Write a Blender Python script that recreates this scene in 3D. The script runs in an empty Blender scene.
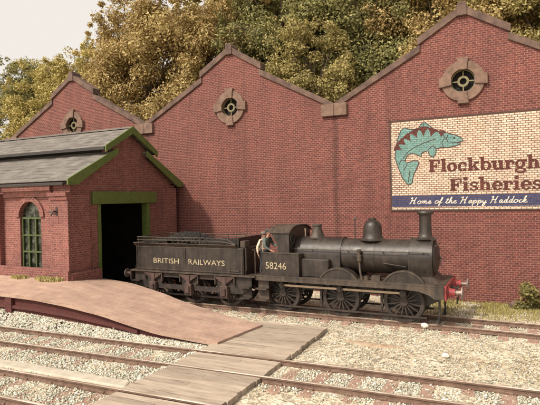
import bpy, bmesh, math, random
import numpy as np
from mathutils import Vector, Matrix
from mathutils.geometry import tessellate_polygon

SC = bpy.context.scene
COL = SC.collection
R = math.radians
random.seed(7)
rng = np.random.default_rng(7)

# ------------------------------------------------------------------ camera
cam = bpy.data.cameras.new('camera')
cam.lens = 32.954; cam.sensor_width = 36; cam.clip_start = .1; cam.clip_end = 2000
camo = bpy.data.objects.new('camera', cam); COL.objects.link(camo)
cr, cu, cf = (.89866, .43821, -.0196), (.01368, .01667, .99977), (-.43843, .89872, -.00899)
m = Matrix.Identity(4)
for i in range(3):
    m[i][0], m[i][1], m[i][2] = cr[i], cu[i], -cf[i]
m[0][3], m[1][3], m[2][3] = 19.027, -22.671, 4.605
camo.matrix_world = m
SC.camera = camo

# ------------------------------------------------------------------ light
SUN = Vector((.43, 1.0, -1.17)).normalized()          # direction the light travels
el = math.asin(-SUN.z)
az = math.atan2(-SUN.x, -SUN.y)                        # compass bearing of the sun, from +y towards +x
world = bpy.data.worlds.new('World'); SC.world = world
world.use_nodes = True
nt = world.node_tree; nt.nodes.clear()
sky = nt.nodes.new('ShaderNodeTexSky'); sky.sky_type = 'NISHITA'; sky.sun_disc = False
sky.sun_elevation = el; sky.sun_rotation = az; sky.dust_density = 4.0; sky.air_density = 1.0
bw = nt.nodes.new('ShaderNodeRGBToBW')
tint = nt.nodes.new('ShaderNodeMix'); tint.data_type = 'RGBA'; tint.blend_type = 'MULTIPLY'
tint.inputs[0].default_value = 1.0
tint.inputs[7].default_value = (1.0, .92, .84, 1)
bg = nt.nodes.new('ShaderNodeBackground'); bg.inputs[1].default_value = .15
wo = nt.nodes.new('ShaderNodeOutputWorld')
nt.links.new(sky.outputs[0], bw.inputs[0]); nt.links.new(bw.outputs[0], tint.inputs[6])
nt.links.new(tint.outputs[2], bg.inputs[0]); nt.links.new(bg.outputs[0], wo.inputs[0])
sl = bpy.data.lights.new('sun', 'SUN'); sl.energy = 2.25; sl.angle = R(2.5); sl.color = (1, .89, .74)
so = bpy.data.objects.new('sun', sl); COL.objects.link(so)
so.rotation_euler = SUN.to_track_quat('-Z', 'Y').to_euler(); so.location = (0, -30, 40)
SC.view_settings.view_transform = 'Standard'; SC.view_settings.look = 'None'
SC.view_settings.exposure = .66; SC.view_settings.gamma = 1
SC.view_settings.use_curve_mapping = False

# ------------------------------------------------------------------ materials
def new_mat(name):
    mt = bpy.data.materials.new(name); mt.use_nodes = True
    n = mt.node_tree.nodes; p = n['Principled BSDF']
    return mt, n, mt.node_tree.links, p

def ramp(n, stops):
    r = n.new('ShaderNodeValToRGB'); e = r.color_ramp.elements
    while len(e) < len(stops): e.new(.5)
    for i, (pos, c) in enumerate(stops):
        e[i].position = pos; e[i].color = (*c, 1)
    return r

def mixc(n, l, a, b, fac=.5, mode='MIX'):
    mx = n.new('ShaderNodeMix'); mx.data_type = 'RGBA'; mx.blend_type = mode
    for v, k in ((fac, 0), (a, 6), (b, 7)):
        if hasattr(v, 'links') or hasattr(v, 'is_linked'): l.new(v, mx.inputs[k])
        elif k == 0: mx.inputs[0].default_value = v
        else: mx.inputs[k].default_value = (*v, 1)
    return mx.outputs[2]

def noise(n, l, scale, detail=4, vec=None, rough=.6):
    t = n.new('ShaderNodeTexNoise'); t.inputs['Scale'].default_value = scale
    t.inputs['Detail'].default_value = detail; t.inputs['Roughness'].default_value = rough
    if vec is not None: l.new(vec, t.inputs['Vector'])
    return t.outputs['Fac']

def bump(n, l, p, h, strength=.3, dist=.02):
    b = n.new('ShaderNodeBump'); b.inputs['Strength'].default_value = strength
    b.inputs['Distance'].default_value = dist
    l.new(h, b.inputs['Height']); l.new(b.outputs[0], p.inputs['Normal'])

def plain(name, c1, c2, scale=3., rough=.7, metal=0., bmp=.15, detail=5, lo=.35, hi=.65):
    """two colours broken up by noise in metres"""
    mt, n, l, p = new_mat(name)
    g = n.new('ShaderNodeNewGeometry')
    f = noise(n, l, scale, detail, g.outputs['Position'])
    r = ramp(n, [(lo, c1), (hi, c2)]); l.new(f, r.inputs[0])
    l.new(r.outputs[0], p.inputs['Base Color'])
    p.inputs['Roughness'].default_value = rough; p.inputs['Metallic'].default_value = metal
    if bmp: bump(n, l, p, noise(n, l, scale * 6, 3, g.outputs['Position']), bmp, .02)
    return mt

def brick(name, c1, c2, mortar, bw_=.2, rh=.092, ms=.012, stain=(.10, .04, .03), stain_amt=.35, bmp=.5, smooth=.15, seams=()):
    mt, n, l, p = new_mat(name)
    uv = n.new('ShaderNodeUVMap'); uv.uv_map = 'UVMap'
    b = n.new('ShaderNodeTexBrick')
    b.inputs['Scale'].default_value = 1; b.inputs['Brick Width'].default_value = bw_
    b.inputs['Row Height'].default_value = rh; b.inputs['Mortar Size'].default_value = ms
    b.inputs['Mortar Smooth'].default_value = smooth; b.inputs['Bias'].default_value = -.1
    b.inputs['Color1'].default_value = (*c1, 1); b.inputs['Color2'].default_value = (*c2, 1)
    b.inputs['Mortar'].default_value = (*mortar, 1)
    l.new(uv.outputs[0], b.inputs['Vector'])
    f = noise(n, l, .55, 6, uv.outputs[0], .65)
    r = ramp(n, [(.38, (0, 0, 0)), (.72, (1, 1, 1))]); l.new(f, r.inputs[0])
    mul = n.new('ShaderNodeMath'); mul.operation = 'MULTIPLY'; mul.inputs[1].default_value = stain_amt
    l.new(r.outputs[0], mul.inputs[0])
    c = mixc(n, l, b.outputs['Color'], stain, mul.outputs[0])
    mp = n.new('ShaderNodeMapping'); mp.inputs['Scale'].default_value = (1.5, .13, 1); l.new(uv.outputs[0], mp.inputs['Vector'])
    r3 = ramp(n, [(.36, (.80, .80, .82)), (.55, (1, 1, 1)), (.74, (1.16, 1.13, 1.08))]); l.new(noise(n, l, 1.0, 7, mp.outputs[0], .7), r3.inputs[0])
    c = mixc(n, l, c, r3.outputs[0], .8, 'MULTIPLY')
    f2 = noise(n, l, 9, 3, uv.outputs[0])
    r2 = ramp(n, [(.3, (.72, .72, .72)), (.7, (1.22, 1.2, 1.16))]); l.new(f2, r2.inputs[0])
    c = mixc(n, l, c, r2.outputs[0], 1.0, 'MULTIPLY')
    for sx_, sw_, sa_ in seams:                     # water stains running down below the gutters
        sp_ = n.new('ShaderNodeSeparateXYZ'); l.new(uv.outputs[0], sp_.inputs[0])
        wob = n.new('ShaderNodeMath'); wob.operation = 'MULTIPLY_ADD'; wob.inputs[1].default_value = .5; l.new(f, wob.inputs[0]); l.new(sp_.outputs[0], wob.inputs[2])
        d_ = n.new('ShaderNodeMath'); d_.operation = 'SUBTRACT'; d_.inputs[1].default_value = sx_ + .25; l.new(wob.outputs[0], d_.inputs[0])
        ab_ = n.new('ShaderNodeMath'); ab_.operation = 'ABSOLUTE'; l.new(d_.outputs[0], ab_.inputs[0])
        rs_ = ramp(n, [(0, (1 - sa_,) * 3), (sw_, (1, 1, 1))]); l.new(ab_.outputs[0], rs_.inputs[0])
        c = mixc(n, l, c, rs_.outputs[0], 1.0, 'MULTIPLY')
    l.new(c, p.inputs['Base Color']); p.inputs['Roughness'].default_value = .9
    if bmp:
        inv = n.new('ShaderNodeMath'); inv.operation = 'SUBTRACT'; inv.inputs[0].default_value = 1
        l.new(b.outputs['Fac'], inv.inputs[1]); bump(n, l, p, inv.outputs[0], bmp, .012)
    return mt

M = {}
M['wall_brick'] = brick('wall_brick', (.170, .045, .039), (.095, .026, .027), (.275, .145, .108), stain=(.075, .024, .025), seams=((11.5, .22, .42), (0.2, .3, .35), (6.6, .16, .16), (14.0, .2, .15)))
M['shed_brick'] = brick('shed_brick', (.265, .090, .077), (.15, .046, .048), (.31, .18, .14), stain=(.11, .038, .038), stain_amt=.5)
M['cream_paint'] = brick('cream_paint', (.66, .60, .49), (.54, .46, .36), (.19, .085, .05), ms=.016, stain=(.42, .27, .19), stain_amt=.35, bmp=.3)
M['blue_paint'] = brick('blue_paint', (.033, .045, .115), (.04, .05, .125), (.09, .06, .075), stain=(.06, .05, .1), bmp=.2)
M['maroon_paint'] = brick('maroon_paint', (.075, .016, .014), (.06, .014, .012), (.15, .06, .04), stain=(.1, .02, .02), bmp=.2)
M['teal_paint'] = brick('teal_paint', (.14, .30, .29), (.17, .33, .31), (.07, .11, .10), stain=(.2, .3, .24), bmp=.2)
M['dark_line'] = plain('dark_line', (.045, .02, .018), (.06, .03, .025), 8, .8, bmp=0)
M['white_script'] = brick('white_script', (.70, .63, .52), (.66, .6, .5), (.48, .42, .38), stain=(.5, .45, .4), bmp=.1)
M['frame_brown'] = plain('frame_brown', (.04, .02, .015), (.08, .04, .028), 4, .8)
M['coping'] = plain('coping_stone', (.075, .047, .038), (.165, .105, .08), 2.2, .9, bmp=.3)
M['ring_stone'] = plain('ring_stone', (.13, .08, .06), (.215, .138, .10), 4, .9, bmp=.2)
M['olive_metal'] = plain('olive_metal', (.13, .11, .05), (.21, .18, .09), 6, .6)
M['void'] = plain('dark_void', (.008, .007, .006), (.012, .01, .009), 3, .9, bmp=0)
M['green_paint'] = plain('green_paint', (.075, .115, .022), (.115, .155, .036), 5, .55, bmp=.1)
M['green_dark'] = plain('green_dark', (.045, .066, .018), (.075, .10, .03), 5, .6, bmp=.1)
M['interior'] = plain('interior_shade', (.015, .013, .012), (.03, .025, .022), 2, .95)  # near black: shade inside the shed and vent gap put into the colour
M['glass'], n_, l_, p_ = new_mat('dusty_glass')
g_ = n_.new('ShaderNodeNewGeometry')
r_ = ramp(n_, [(.48, (.012, .015, .01)), (.66, (.10, .11, .085))])
l_.new(noise(n_, l_, 4.5, 4, g_.outputs['Position']), r_.inputs[0]); l_.new(r_.outputs[0], p_.inputs['Base Color'])
p_.inputs['Roughness'].default_value = .22
M['black_iron'] = plain('black_iron', (.02, .018, .016), (.035, .03, .026), 5, .5, bmp=.08)
M['loco_black'] = plain('loco_black', (.015, .012, .010), (.046, .035, .027), 2.6, .42, bmp=.08, lo=.3, hi=.75)
M['loco_dust'] = plain('loco_dust', (.03, .023, .018), (.085, .061, .044), 3.2, .55, bmp=.1)
M['wheel_grime'] = plain('wheel_grime', (.014, .011, .009), (.048, .032, .024), 4, .65, bmp=.1)
M['axlebox_rust'] = plain('axlebox_rust', (.045, .026, .021), (.095, .054, .043), 5, .75, bmp=.1)
def engine_paint(name, dark, dust, rough):
    mt, n, l, p = new_mat(name)
    g = n.new('ShaderNodeNewGeometry'); pos = g.outputs['Position']
    mp = n.new('ShaderNodeMapping'); mp.inputs['Scale'].default_value = (7, 7, .8); l.new(pos, mp.inputs['Vector'])
    a = noise(n, l, 1.0, 6, mp.outputs[0], .7); b = noise(n, l, 2.2, 7, pos, .72)
    ad = n.new('ShaderNodeMath'); ad.operation = 'MULTIPLY_ADD'; ad.inputs[1].default_value = .55; l.new(a, ad.inputs[0])
    mu = n.new('ShaderNodeMath'); mu.operation = 'MULTIPLY'; mu.inputs[1].default_value = .55; l.new(b, mu.inputs[0]); l.new(mu.outputs[0], ad.inputs[2])
    r = ramp(n, [(.42, dark), (.60, tuple((x + y) / 2 for x, y in zip(dark, dust))), (.76, dust)]); l.new(ad.outputs[0], r.inputs[0])
    l.new(r.outputs[0], p.inputs['Base Color'])
    rr = n.new('ShaderNodeMath'); rr.operation = 'MULTIPLY_ADD'; rr.inputs[1].default_value = .5; rr.inputs[2].default_value = rough - .22; l.new(b, rr.inputs[0])
    l.new(rr.outputs[0], p.inputs['Roughness'])
    bump(n, l, p, noise(n, l, 14, 4, pos), .10, .015)
    return mt
M['loco_black'] = engine_paint('loco_black', (.010, .008, .007), (.062, .045, .034), .44)
M['loco_dust'] = engine_paint('loco_dust', (.018, .014, .011), (.115, .082, .058), .55)
M['rod_metal'] = plain('rod_metal', (.42, .32, .22), (.60, .48, .36), 6, .45, metal=.3, bmp=.05)
M['buffer_red'] = plain('buffer_red', (.15, .025, .026), (.32, .042, .046), 5, .5, bmp=.05)
M['buffer_steel'] = plain('buffer_steel', (.10, .075, .065), (.36, .27, .23), 8, .45, metal=.2, bmp=.05)
M['letter_gold'] = plain('letter_gold', (.30, .245, .15), (.47, .39, .255), 8, .6, bmp=0)
M['coal'] = plain('coal', (.006, .005, .004), (.020, .016, .012), 6, .85, bmp=.4)
M['rail_rust'] = plain('rail_rust', (.105, .062, .043), (.19, .12, .085), 5, .7, bmp=.1)
M['rail_top'] = plain('rail_top', (.34, .25, .18), (.80, .71, .61), .5, .3, metal=.2, bmp=.03)  # gleam of the rail heads put into the pale base colour
M['sleeper'] = plain('sleeper_wood', (.25, .15, .112), (.37, .245, .185), 3, .9, bmp=.3)
M['retaining'] = brick('retaining_brick', (.11, .028, .024), (.085, .02, .018), (.10, .032, .028), stain=(.05, .015, .012), stain_amt=.6)
M['strip'] = plain('concrete', (.40, .35, .28), (.53, .48, .40), 2.5, .9, bmp=.15)

def slab_mat():
    mt, n, l, p = new_mat('ramp_paving')
    uv = n.new('ShaderNodeUVMap'); uv.uv_map = 'UVMap'
    b = n.new('ShaderNodeTexBrick'); b.inputs['Scale'].default_value = 1
    b.inputs['Brick Width'].default_value = 1.1; b.inputs['Row Height'].default_value = .24
    b.inputs['Mortar Size'].default_value = .012; b.inputs['Mortar Smooth'].default_value = .6
    b.inputs['Color1'].default_value = (.43, .295, .225, 1); b.inputs['Color2'].default_value = (.37, .245, .19, 1)
    b.inputs['Mortar'].default_value = (.285, .19, .145, 1); l.new(uv.outputs[0], b.inputs['Vector'])
    r = ramp(n, [(.3, (.66, .63, .62)), (.5, (1, 1, 1)), (.72, (1.25, 1.24, 1.2))])
    l.new(noise(n, l, 1.3, 10, uv.outputs[0], .78), r.inputs[0])
    c = mixc(n, l, b.outputs['Color'], r.outputs[0], 1, 'MULTIPLY')
    l.new(c, p.inputs['Base Color']); p.inputs['Roughness'].default_value = .92
    bump(n, l, p, noise(n, l, 18, 8, uv.outputs[0], .8), .5, .03)
    return mt
M['ramp'] = slab_mat()

def plank_mat(name, c1, c2, dark, along=0):
    mt, n, l, p = new_mat(name)
    g = n.new('ShaderNodeNewGeometry')
    mp = n.new('ShaderNodeMapping'); mp.inputs['Scale'].default_value = (.8, 7, 3) if along == 0 else (7, .8, 3)
    l.new(g.outputs['Position'], mp.inputs['Vector'])
    r = ramp(n, [(.30, dark), (.45, c1), (.72, c2)]); l.new(noise(n, l, 1.6, 7, mp.outputs[0], .65), r.inputs[0])
    ri = n.new('ShaderNodeMath'); ri.operation = 'MULTIPLY_ADD'; ri.inputs[1].default_value = .35; ri.inputs[2].default_value = .82
    l.new(g.outputs['Random Per Island'], ri.inputs[0])
    c = mixc(n, l, r.outputs[0], ri.outputs[0], 1, 'MULTIPLY')
    l.new(c, p.inputs['Base Color']); p.inputs['Roughness'].default_value = .9
    bump(n, l, p, noise(n, l, 5, 5, mp.outputs[0]), .35, .02)
    return mt
M['plank'] = plank_mat('weathered_plank', (.33, .265, .205), (.43, .36, .29), (.19, .145, .11))
M['slate'] = plank_mat('roof_slate', (.145, .132, .118), (.22, .20, .178), (.085, .075, .068))

def ground_mat():
    mt, n, l, p = new_mat('sandy_ballast_ground')
    g = n.new('ShaderNodeNewGeometry'); pos = g.outputs['Position']
    r = ramp(n, [(.30, (.29, .225, .16)), (.46, (.47, .405, .315)), (.66, (.59, .535, .445))])
    l.new(noise(n, l, .8, 8, pos, .75), r.inputs[0])
    v = n.new('ShaderNodeTexVoronoi'); v.inputs['Scale'].default_value = 11; l.new(pos, v.inputs['Vector'])
    sep = n.new('ShaderNodeSeparateColor'); l.new(v.outputs['Color'], sep.inputs[0])
    r2 = ramp(n, [(.0, (.42, .40, .34)), (.30, (.8, .78, .72)), (.62, (1.1, 1.08, 1.02)), (1, (1.5, 1.48, 1.4))]); l.new(sep.outputs[0], r2.inputs[0])
    c = mixc(n, l, r.outputs[0], r2.outputs[0], .85, 'MULTIPLY')
    l.new(c, p.inputs['Base Color']); p.inputs['Roughness'].default_value = .95
    bump(n, l, p, v.outputs['Distance'], .7, .05)
    return mt
M['ground'] = ground_mat()

def island_mat(name, stops, rough=.9, sss=0.):
    mt, n, l, p = new_mat(name)
    g = n.new('ShaderNodeNewGeometry')
    r = ramp(n, stops); l.new(g.outputs['Random Per Island'], r.inputs[0])
    l.new(r.outputs[0], p.inputs['Base Color']); p.inputs['Roughness'].default_value = rough
    return mt
M['stone'] = island_mat('ballast_stone', [(0, (.17, .16, .12)), (.18, (.33, .325, .25)), (.45, (.48, .47, .38)), (.75, (.60, .585, .50)), (.88, (.76, .74, .67)), (.9, (.42, .31, .22)), (1, (.52, .40, .30))])
M['dirt'] = plain('brown_dirt', (.30, .21, .135), (.44, .34, .24), 5, .95, bmp=.6)

def leaf_mat(name, stops):
    mt, n, l, p = new_mat(name)
    g = n.new('ShaderNodeNewGeometry')
    ad = n.new('ShaderNodeMath'); ad.operation = 'MULTIPLY_ADD'; ad.inputs[1].default_value = .62
    f = noise(n, l, .5, 3, g.outputs['Position'])
    sb = n.new('ShaderNodeMath'); sb.operation = 'SUBTRACT'; sb.inputs[1].default_value = .28; l.new(f, sb.inputs[0])
    l.new(g.outputs['Random Per Island'], ad.inputs[0]); l.new(sb.outputs[0], ad.inputs[2])
    r = ramp(n, stops); l.new(ad.outputs[0], r.inputs[0])
    l.new(r.outputs[0], p.inputs['Base Color']); p.inputs['Roughness'].default_value = .7
    tr = n.new('ShaderNodeBsdfTranslucent'); l.new(r.outputs[0], tr.inputs[0])
    ms = n.new('ShaderNodeMixShader'); ms.inputs[0].default_value = .3
    l.new(p.outputs[0], ms.inputs[1]); l.new(tr.outputs[0], ms.inputs[2])
    l.new(ms.outputs[0], n['Material Output'].inputs[0])
    return mt
M['leaf_gold'] = leaf_mat('leaf_gold', [(0, (.10, .06, .025)), (.3, (.28, .18, .065)), (.65, (.47, .36, .14)), (1, (.68, .57, .27))])
M['leaf_yellow'] = leaf_mat('leaf_yellow', [(0, (.12, .10, .035)), (.35, (.34, .28, .08)), (.7, (.52, .43, .15)), (1, (.70, .60, .27))])
M['leaf_green'] = leaf_mat('leaf_green', [(0, (.055, .052, .022)), (.35, (.155, .15, .052)), (.7, (.32, .295, .105)), (1, (.54, .48, .21))])
M['leaf_olive'] = leaf_mat('leaf_olive', [(0, (.10, .08, .03)), (.35, (.27, .22, .075)), (.7, (.42, .35, .13)), (1, (.58, .50, .22))])
M['leaf_bush'] = leaf_mat('leaf_bush', [(0, (.07, .07, .02)), (.4, (.16, .14, .04)), (.75, (.28, .24, .08)), (1, (.42, .36, .14))])
M['bark'] = plain('bark', (.06, .04, .028), (.13, .09, .065), 3, .95, bmp=.5)
M['weed'] = island_mat('weed_blade', [(0, (.22, .2, .06)), (.5, (.42, .36, .14)), (1, (.62, .55, .28))])
M['grass'] = island_mat('grass_blade', [(0, (.13, .12, .03)), (.5, (.30, .25, .08)), (1, (.48, .41, .17))])
M['skin'] = plain('skin', (.42, .22, .14), (.48, .26, .17), 6, .6, bmp=0)
M['teal_cloth'] = plain('teal_cloth', (.07, .085, .075), (.11, .13, .115), 9, .9, bmp=.1)
M['cream_cloth'] = plain('cream_cloth', (.55, .45, .34), (.66, .56, .44), 9, .9, bmp=.1)
M['dark_cloth'] = plain('dark_cloth', (.03, .032, .04), (.05, .052, .062), 9, .9, bmp=.1)
M['cap_grey'] = plain('cap_grey', (.05, .05, .05), (.08, .078, .075), 9, .9, bmp=.1)
M['cap_tan'] = plain('cap_tan', (.16, .13, .10), (.22, .18, .14), 9, .9, bmp=.1)
M['white_stone'] = plain('white_stone', (.70, .64, .55), (.8, .76, .68), 6, .85)

# ------------------------------------------------------------------ mesh builder
class MB:
    def __init__(s): s.v = []; s.f = []; s.m = []; s.mi = 0
    def face(s, pts):
        b = len(s.v); s.v += [tuple(p) for p in pts]; s.f.append(list(range(b, b + len(pts)))); s.m.append(s.mi)
    def raw(s, vs, fs):
        b = len(s.v); s.v += [tuple(p) for p in vs]
        for f in fs: s.f.append([b + i for i in f]); s.m.append(s.mi)
    def box(s, x0, x1, y0, y1, z0, z1):
        v = [(x, y, z) for z in (z0, z1) for y in (y0, y1) for x in (x0, x1)]
        s.raw(v, [(0, 2, 3, 1), (4, 5, 7, 6), (0, 1, 5, 4), (2, 6, 7, 3), (0, 4, 6, 2), (1, 3, 7, 5)])
        return s
    def bar(s, p, q, w, h, up=(0, 0, 1)):
        """box along p->q, w wide, h high, centred"""
        p, q = Vector(p), Vector(q); d = (q - p).normalized()
        sd = d.cross(Vector(up)).normalized(); u = sd.cross(d)
        v = []
        for c in (p, q):
            for a, b in ((-1, -1), (1, -1), (1, 1), (-1, 1)): v.append(c + sd * a * w / 2 + u * b * h / 2)
        s.raw(v, [(3, 2, 1, 0), (4, 5, 6, 7), (0, 1, 5, 4), (1, 2, 6, 5), (2, 3, 7, 6), (3, 0, 4, 7)])
        return s
    def prism(s, poly, d0, d1, axis='y'):
        """2D polygon extruded along an axis: y -> (x,z), x -> (y,z), z -> (x,y)"""
        def P(a, b, d): return (a, d, b) if axis == 'y' else ((d, a, b) if axis == 'x' else (a, b, d))
        nn = len(poly)
        v = [P(a, b, d0) for a, b in poly] + [P(a, b, d1) for a, b in poly]
        tris = tessellate_polygon([[Vector((a, b, 0)) for a, b in poly]])
        fs = [tuple(t) for t in tris] + [tuple(i + nn for i in reversed(t)) for t in tris]
        fs += [(i, (i + 1) % nn, (i + 1) % nn + nn, i + nn) for i in range(nn)]
        s.raw(v, fs); return s
    def holed(s, loops, d0, d1, axis='y'):
        """outer loop with hole loops, extruded"""
        def P(a, b, d): return (a, d, b) if axis == 'y' else ((d, a, b) if axis == 'x' else (a, b, d))
        flat = [p for lp in loops for p in lp]; nn = len(flat)
        tris = tessellate_polygon([[Vector((a, b, 0)) for a, b in lp] for lp in loops])
        v = [P(a, b, d0) for a, b in flat] + [P(a, b, d1) for a, b in flat]
        fs = [tuple(t) for t in tris] + [tuple(i + nn for i in reversed(t)) for t in tris]
        k = 0
        for lp in loops:
            c = len(lp)
            fs += [(k + i, k + (i + 1) % c, k + (i + 1) % c + nn, k + i + nn) for i in range(c)]; k += c
        s.raw(v, fs); return s
    def lathe(s, prof, o, d, n=24, cap=True, a0=0, a1=2 * math.pi):
        """profile of (distance along d, radius)"""
        o, d = Vector(o), Vector(d).normalized()
        a = d.orthogonal().normalized() if abs(d.z) < .99 else Vector((1, 0, 0)); b = d.cross(a)
        full = abs(a1 - a0 - 2 * math.pi) < 1e-6; nn = n if full else n + 1
        v = []
        for t, r in prof:
            for i in range(nn):
                an = a0 + (a1 - a0) * i / n; v.append(o + d * t + (a * math.cos(an) + b * math.sin(an)) * r)
        fs = []
        for j in range(len(prof) - 1):
            for i in range(n):
                k = (i + 1) % nn if full else i + 1
                fs.append((j * nn + i, j * nn + k, (j + 1) * nn + k, (j + 1) * nn + i))
        if cap:
            fs.append(tuple(reversed(range(nn)))); fs.append(tuple(range((len(prof) - 1) * nn, len(prof) * nn)))
        s.raw(v, fs); return s
    def cyl(s, p, q, r, r2=None, n=12):
        p, q = Vector(p), Vector(q); return s.lathe([(0, r), ((q - p).length, r if r2 is None else r2)], p, q - p, n)
    def tube(s, pts, r, n=6):
        pts = [Vector(p) for p in pts]; rs = r if isinstance(r, (list, tuple)) else [r] * len(pts)
        rings = []; prev = None
        for i, p in enumerate(pts):
            d = (pts[min(i + 1, len(pts) - 1)] - pts[max(i - 1, 0)]).normalized()
            a = d.orthogonal().normalized() if prev is None else (prev - d * prev.dot(d)).normalized()
            prev = a; b = d.cross(a)
            rings.append([p + (a * math.cos(2 * math.pi * k / n) + b * math.sin(2 * math.pi * k / n)) * rs[i] for k in range(n)])
        v = [x for rg in rings for x in rg]; fs = []
        for j in range(len(pts) - 1):
            for i in range(n): fs.append((j * n + i, j * n + (i + 1) % n, (j + 1) * n + (i + 1) % n, (j + 1) * n + i))
        fs.append(tuple(reversed(range(n)))); fs.append(tuple(range((len(pts) - 1) * n, len(pts) * n)))
        s.raw(v, fs); return s
    def build(s, name, mats, parent=None, smooth=False, bevel=0.):
        me = bpy.data.meshes.new(name)
        off = Vector((0, 0, 0)); p = parent
        while p is not None: off += p.location; p = p.parent
        me.from_pydata([tuple(Vector(v) - off) for v in s.v], [], s.f)
        if not isinstance(mats, (list, tuple)): mats = [mats]
        for mt in mats: me.materials.append(M[mt] if isinstance(mt, str) else mt)
        me.polygons.foreach_set('material_index', s.m)
        bm = bmesh.new(); bm.from_mesh(me)
        bmesh.ops.recalc_face_normals(bm, faces=bm.faces); bm.to_mesh(me); bm.free()
        uv = me.uv_layers.new(name='UVMap')
        for pl in me.polygons:
            nx, ny, nz = (abs(c) for c in pl.normal)
            for li in pl.loop_indices:
                x, y, z = me.vertices[me.loops[li].vertex_index].co + off
                uv.data[li].uv = (x, y) if nz >= max(nx, ny) - .05 else ((y, z) if nx > ny else (x, z))
        if smooth:
            me.polygons.foreach_set('use_smooth', [True] * len(me.polygons))
            me.set_sharp_from_angle(angle=R(smooth if smooth > 1 else 40))
        o = bpy.data.objects.new(name, me); COL.objects.link(o)
        if parent is not None: o.parent = parent
        if bevel:
            b = o.modifiers.new('bevel', 'BEVEL'); b.width = bevel; b.segments = 1; b.limit_method = 'ANGLE'
        return o

def thing(name, label, cat, loc=(0, 0, 0), group=None):
    o = bpy.data.objects.new(name, None); COL.objects.link(o); o.location = loc; o.empty_display_size = .3
    return tag(o, label, cat, group)

def tag(o, label, cat, group=None, kind=None):
    o['label'] = label; o['category'] = cat
    if group: o['group'] = group
    if kind: o['kind'] = kind
    return o

def structure(o, label=None, cat=None, kind='structure'):
    o['kind'] = kind
    if label: o['label'] = label
    if cat: o['category'] = cat
    return o

def arc(cx, cz, r, a0, a1, n, rz=None):
    rz = rz or r
    return [(cx + r * math.cos(R(a0 + (a1 - a0) * i / n)), cz + rz * math.sin(R(a0 + (a1 - a0) * i / n))) for i in range(n + 1)]

RT = .17                                             # rail top height
TY = -4.4                                            # centre line of the locomotive's track
def t2y(x): return -10.855 + .0474 * (x - 17.0)      # centre line of the second track
def t3y(x): return -14.50 + .042 * (x - 9.0)         # centre line of the nearest track

# ------------------------------------------------------------------ ground
nx_, ny_ = 150, 110
gx = np.linspace(-6, 26, nx_); gy = np.linspace(-19, 2, ny_)
mb = MB()
def gh(x, y):
    e = min(x + 6, 26 - x, y + 19, 2 - y)
    w = max(0., min(1., e / 2))
    return w * (.018 * math.sin(x * 2.3 + y) * math.sin(y * 1.9 - x * .7) + .012 * math.sin(x * 5.1) * math.cos(y * 4.3)) - .012
vs = [(x, y, gh(x, y)) for y in gy for x in gx]
mb.raw(vs, [(j * nx_ + i, j * nx_ + i + 1, (j + 1) * nx_ + i + 1, (j + 1) * nx_ + i) for j in range(ny_ - 1) for i in range(nx_ - 1)])
B = 900
for x0, x1, y0, y1 in ((-B, -6, -B, B), (26, B, -B, B), (-6, 26, -B, -19), (-6, 26, 2, B)):
    mb.face([(x0, y0, -.012), (x1, y0, -.012), (x1, y1, -.012), (x0, y1, -.012)])
structure(mb.build('ground', 'ground', smooth=True))

sk_ = MB()
NA = 48; pts_ = [(9 + 150 * math.cos(R(-12 + 204 * i / NA)), -10 + 110 * math.sin(R(-12 + 204 * i / NA))) for i in range(NA + 1)]
sk_.raw([(x, y, z) for z in (-.5, 70) for x, y in pts_], [(i, i + 1, NA + 2 + i, NA + 1 + i) for i in range(NA)])
mt_ = bpy.data.materials.new('cream_sky'); mt_.use_nodes = True
n_ = mt_.node_tree.nodes; n_.clear(); e_ = n_.new('ShaderNodeEmission'); e_.inputs[0].default_value = (1, .945, .88, 1); e_.inputs[1].default_value = .565
mo_ = n_.new('ShaderNodeOutputMaterial'); mt_.node_tree.links.new(e_.outputs[0], mo_.inputs[0]); M['sky'] = mt_
structure(sk_.build('sky', 'sky', smooth=True))

# ------------------------------------------------------------------ factory building
W = 11.5
fac = thing('factory_building', 'long red brick factory wall with three stepped gables and round windows', 'factory', (5.75, .2, 0))
ROS = [(-5.75, 9.44), (5.75, 9.44), (17.25, 9.44)]
outline = [(-13, 0), (23.6, 0), (23.6, 9.0)]
for c in (17.25, 5.75, -5.75):
    pts = [(c + 5.75, 8.98), (c + 1.75, 11.15), (c + 1.75, 11.5), (c, 12.55), (c - 1.75, 11.5), (c - 1.75, 11.15), (c - 5.75, 8.98)]
    outline += pts if c == 17.25 else pts[1:]
outline += [(-13, 8.98)]
holes = [arc(cx, cz, .5, 0, 360 - 360 / 28, 27) for cx, cz in ROS]
MB().holed([outline] + holes, 0, .4).build('wall', 'wall_brick', fac)
MB().box(-13, 23.6, .4, 4.9, 0, .05).box(-13, 23.6, 4.6, 4.9, .05, 7.7).box(-13, -12.7, .4, 4.6, .05, 7.7).box(23.3, 23.6, .4, 4.6, .05, 7.7).build('rear_wall', 'wall_brick', fac)
rf = MB()
for c in (-5.75, 5.75, 17.25):
    for s in (-1, 1):
        rf.prism([(c, 10.1), (c, 10.22), (c + s * 5.75, 7.92), (c + s * 5.75, 7.8)], .4, 5.0)
rf.build('roof', 'slate', fac)
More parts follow.
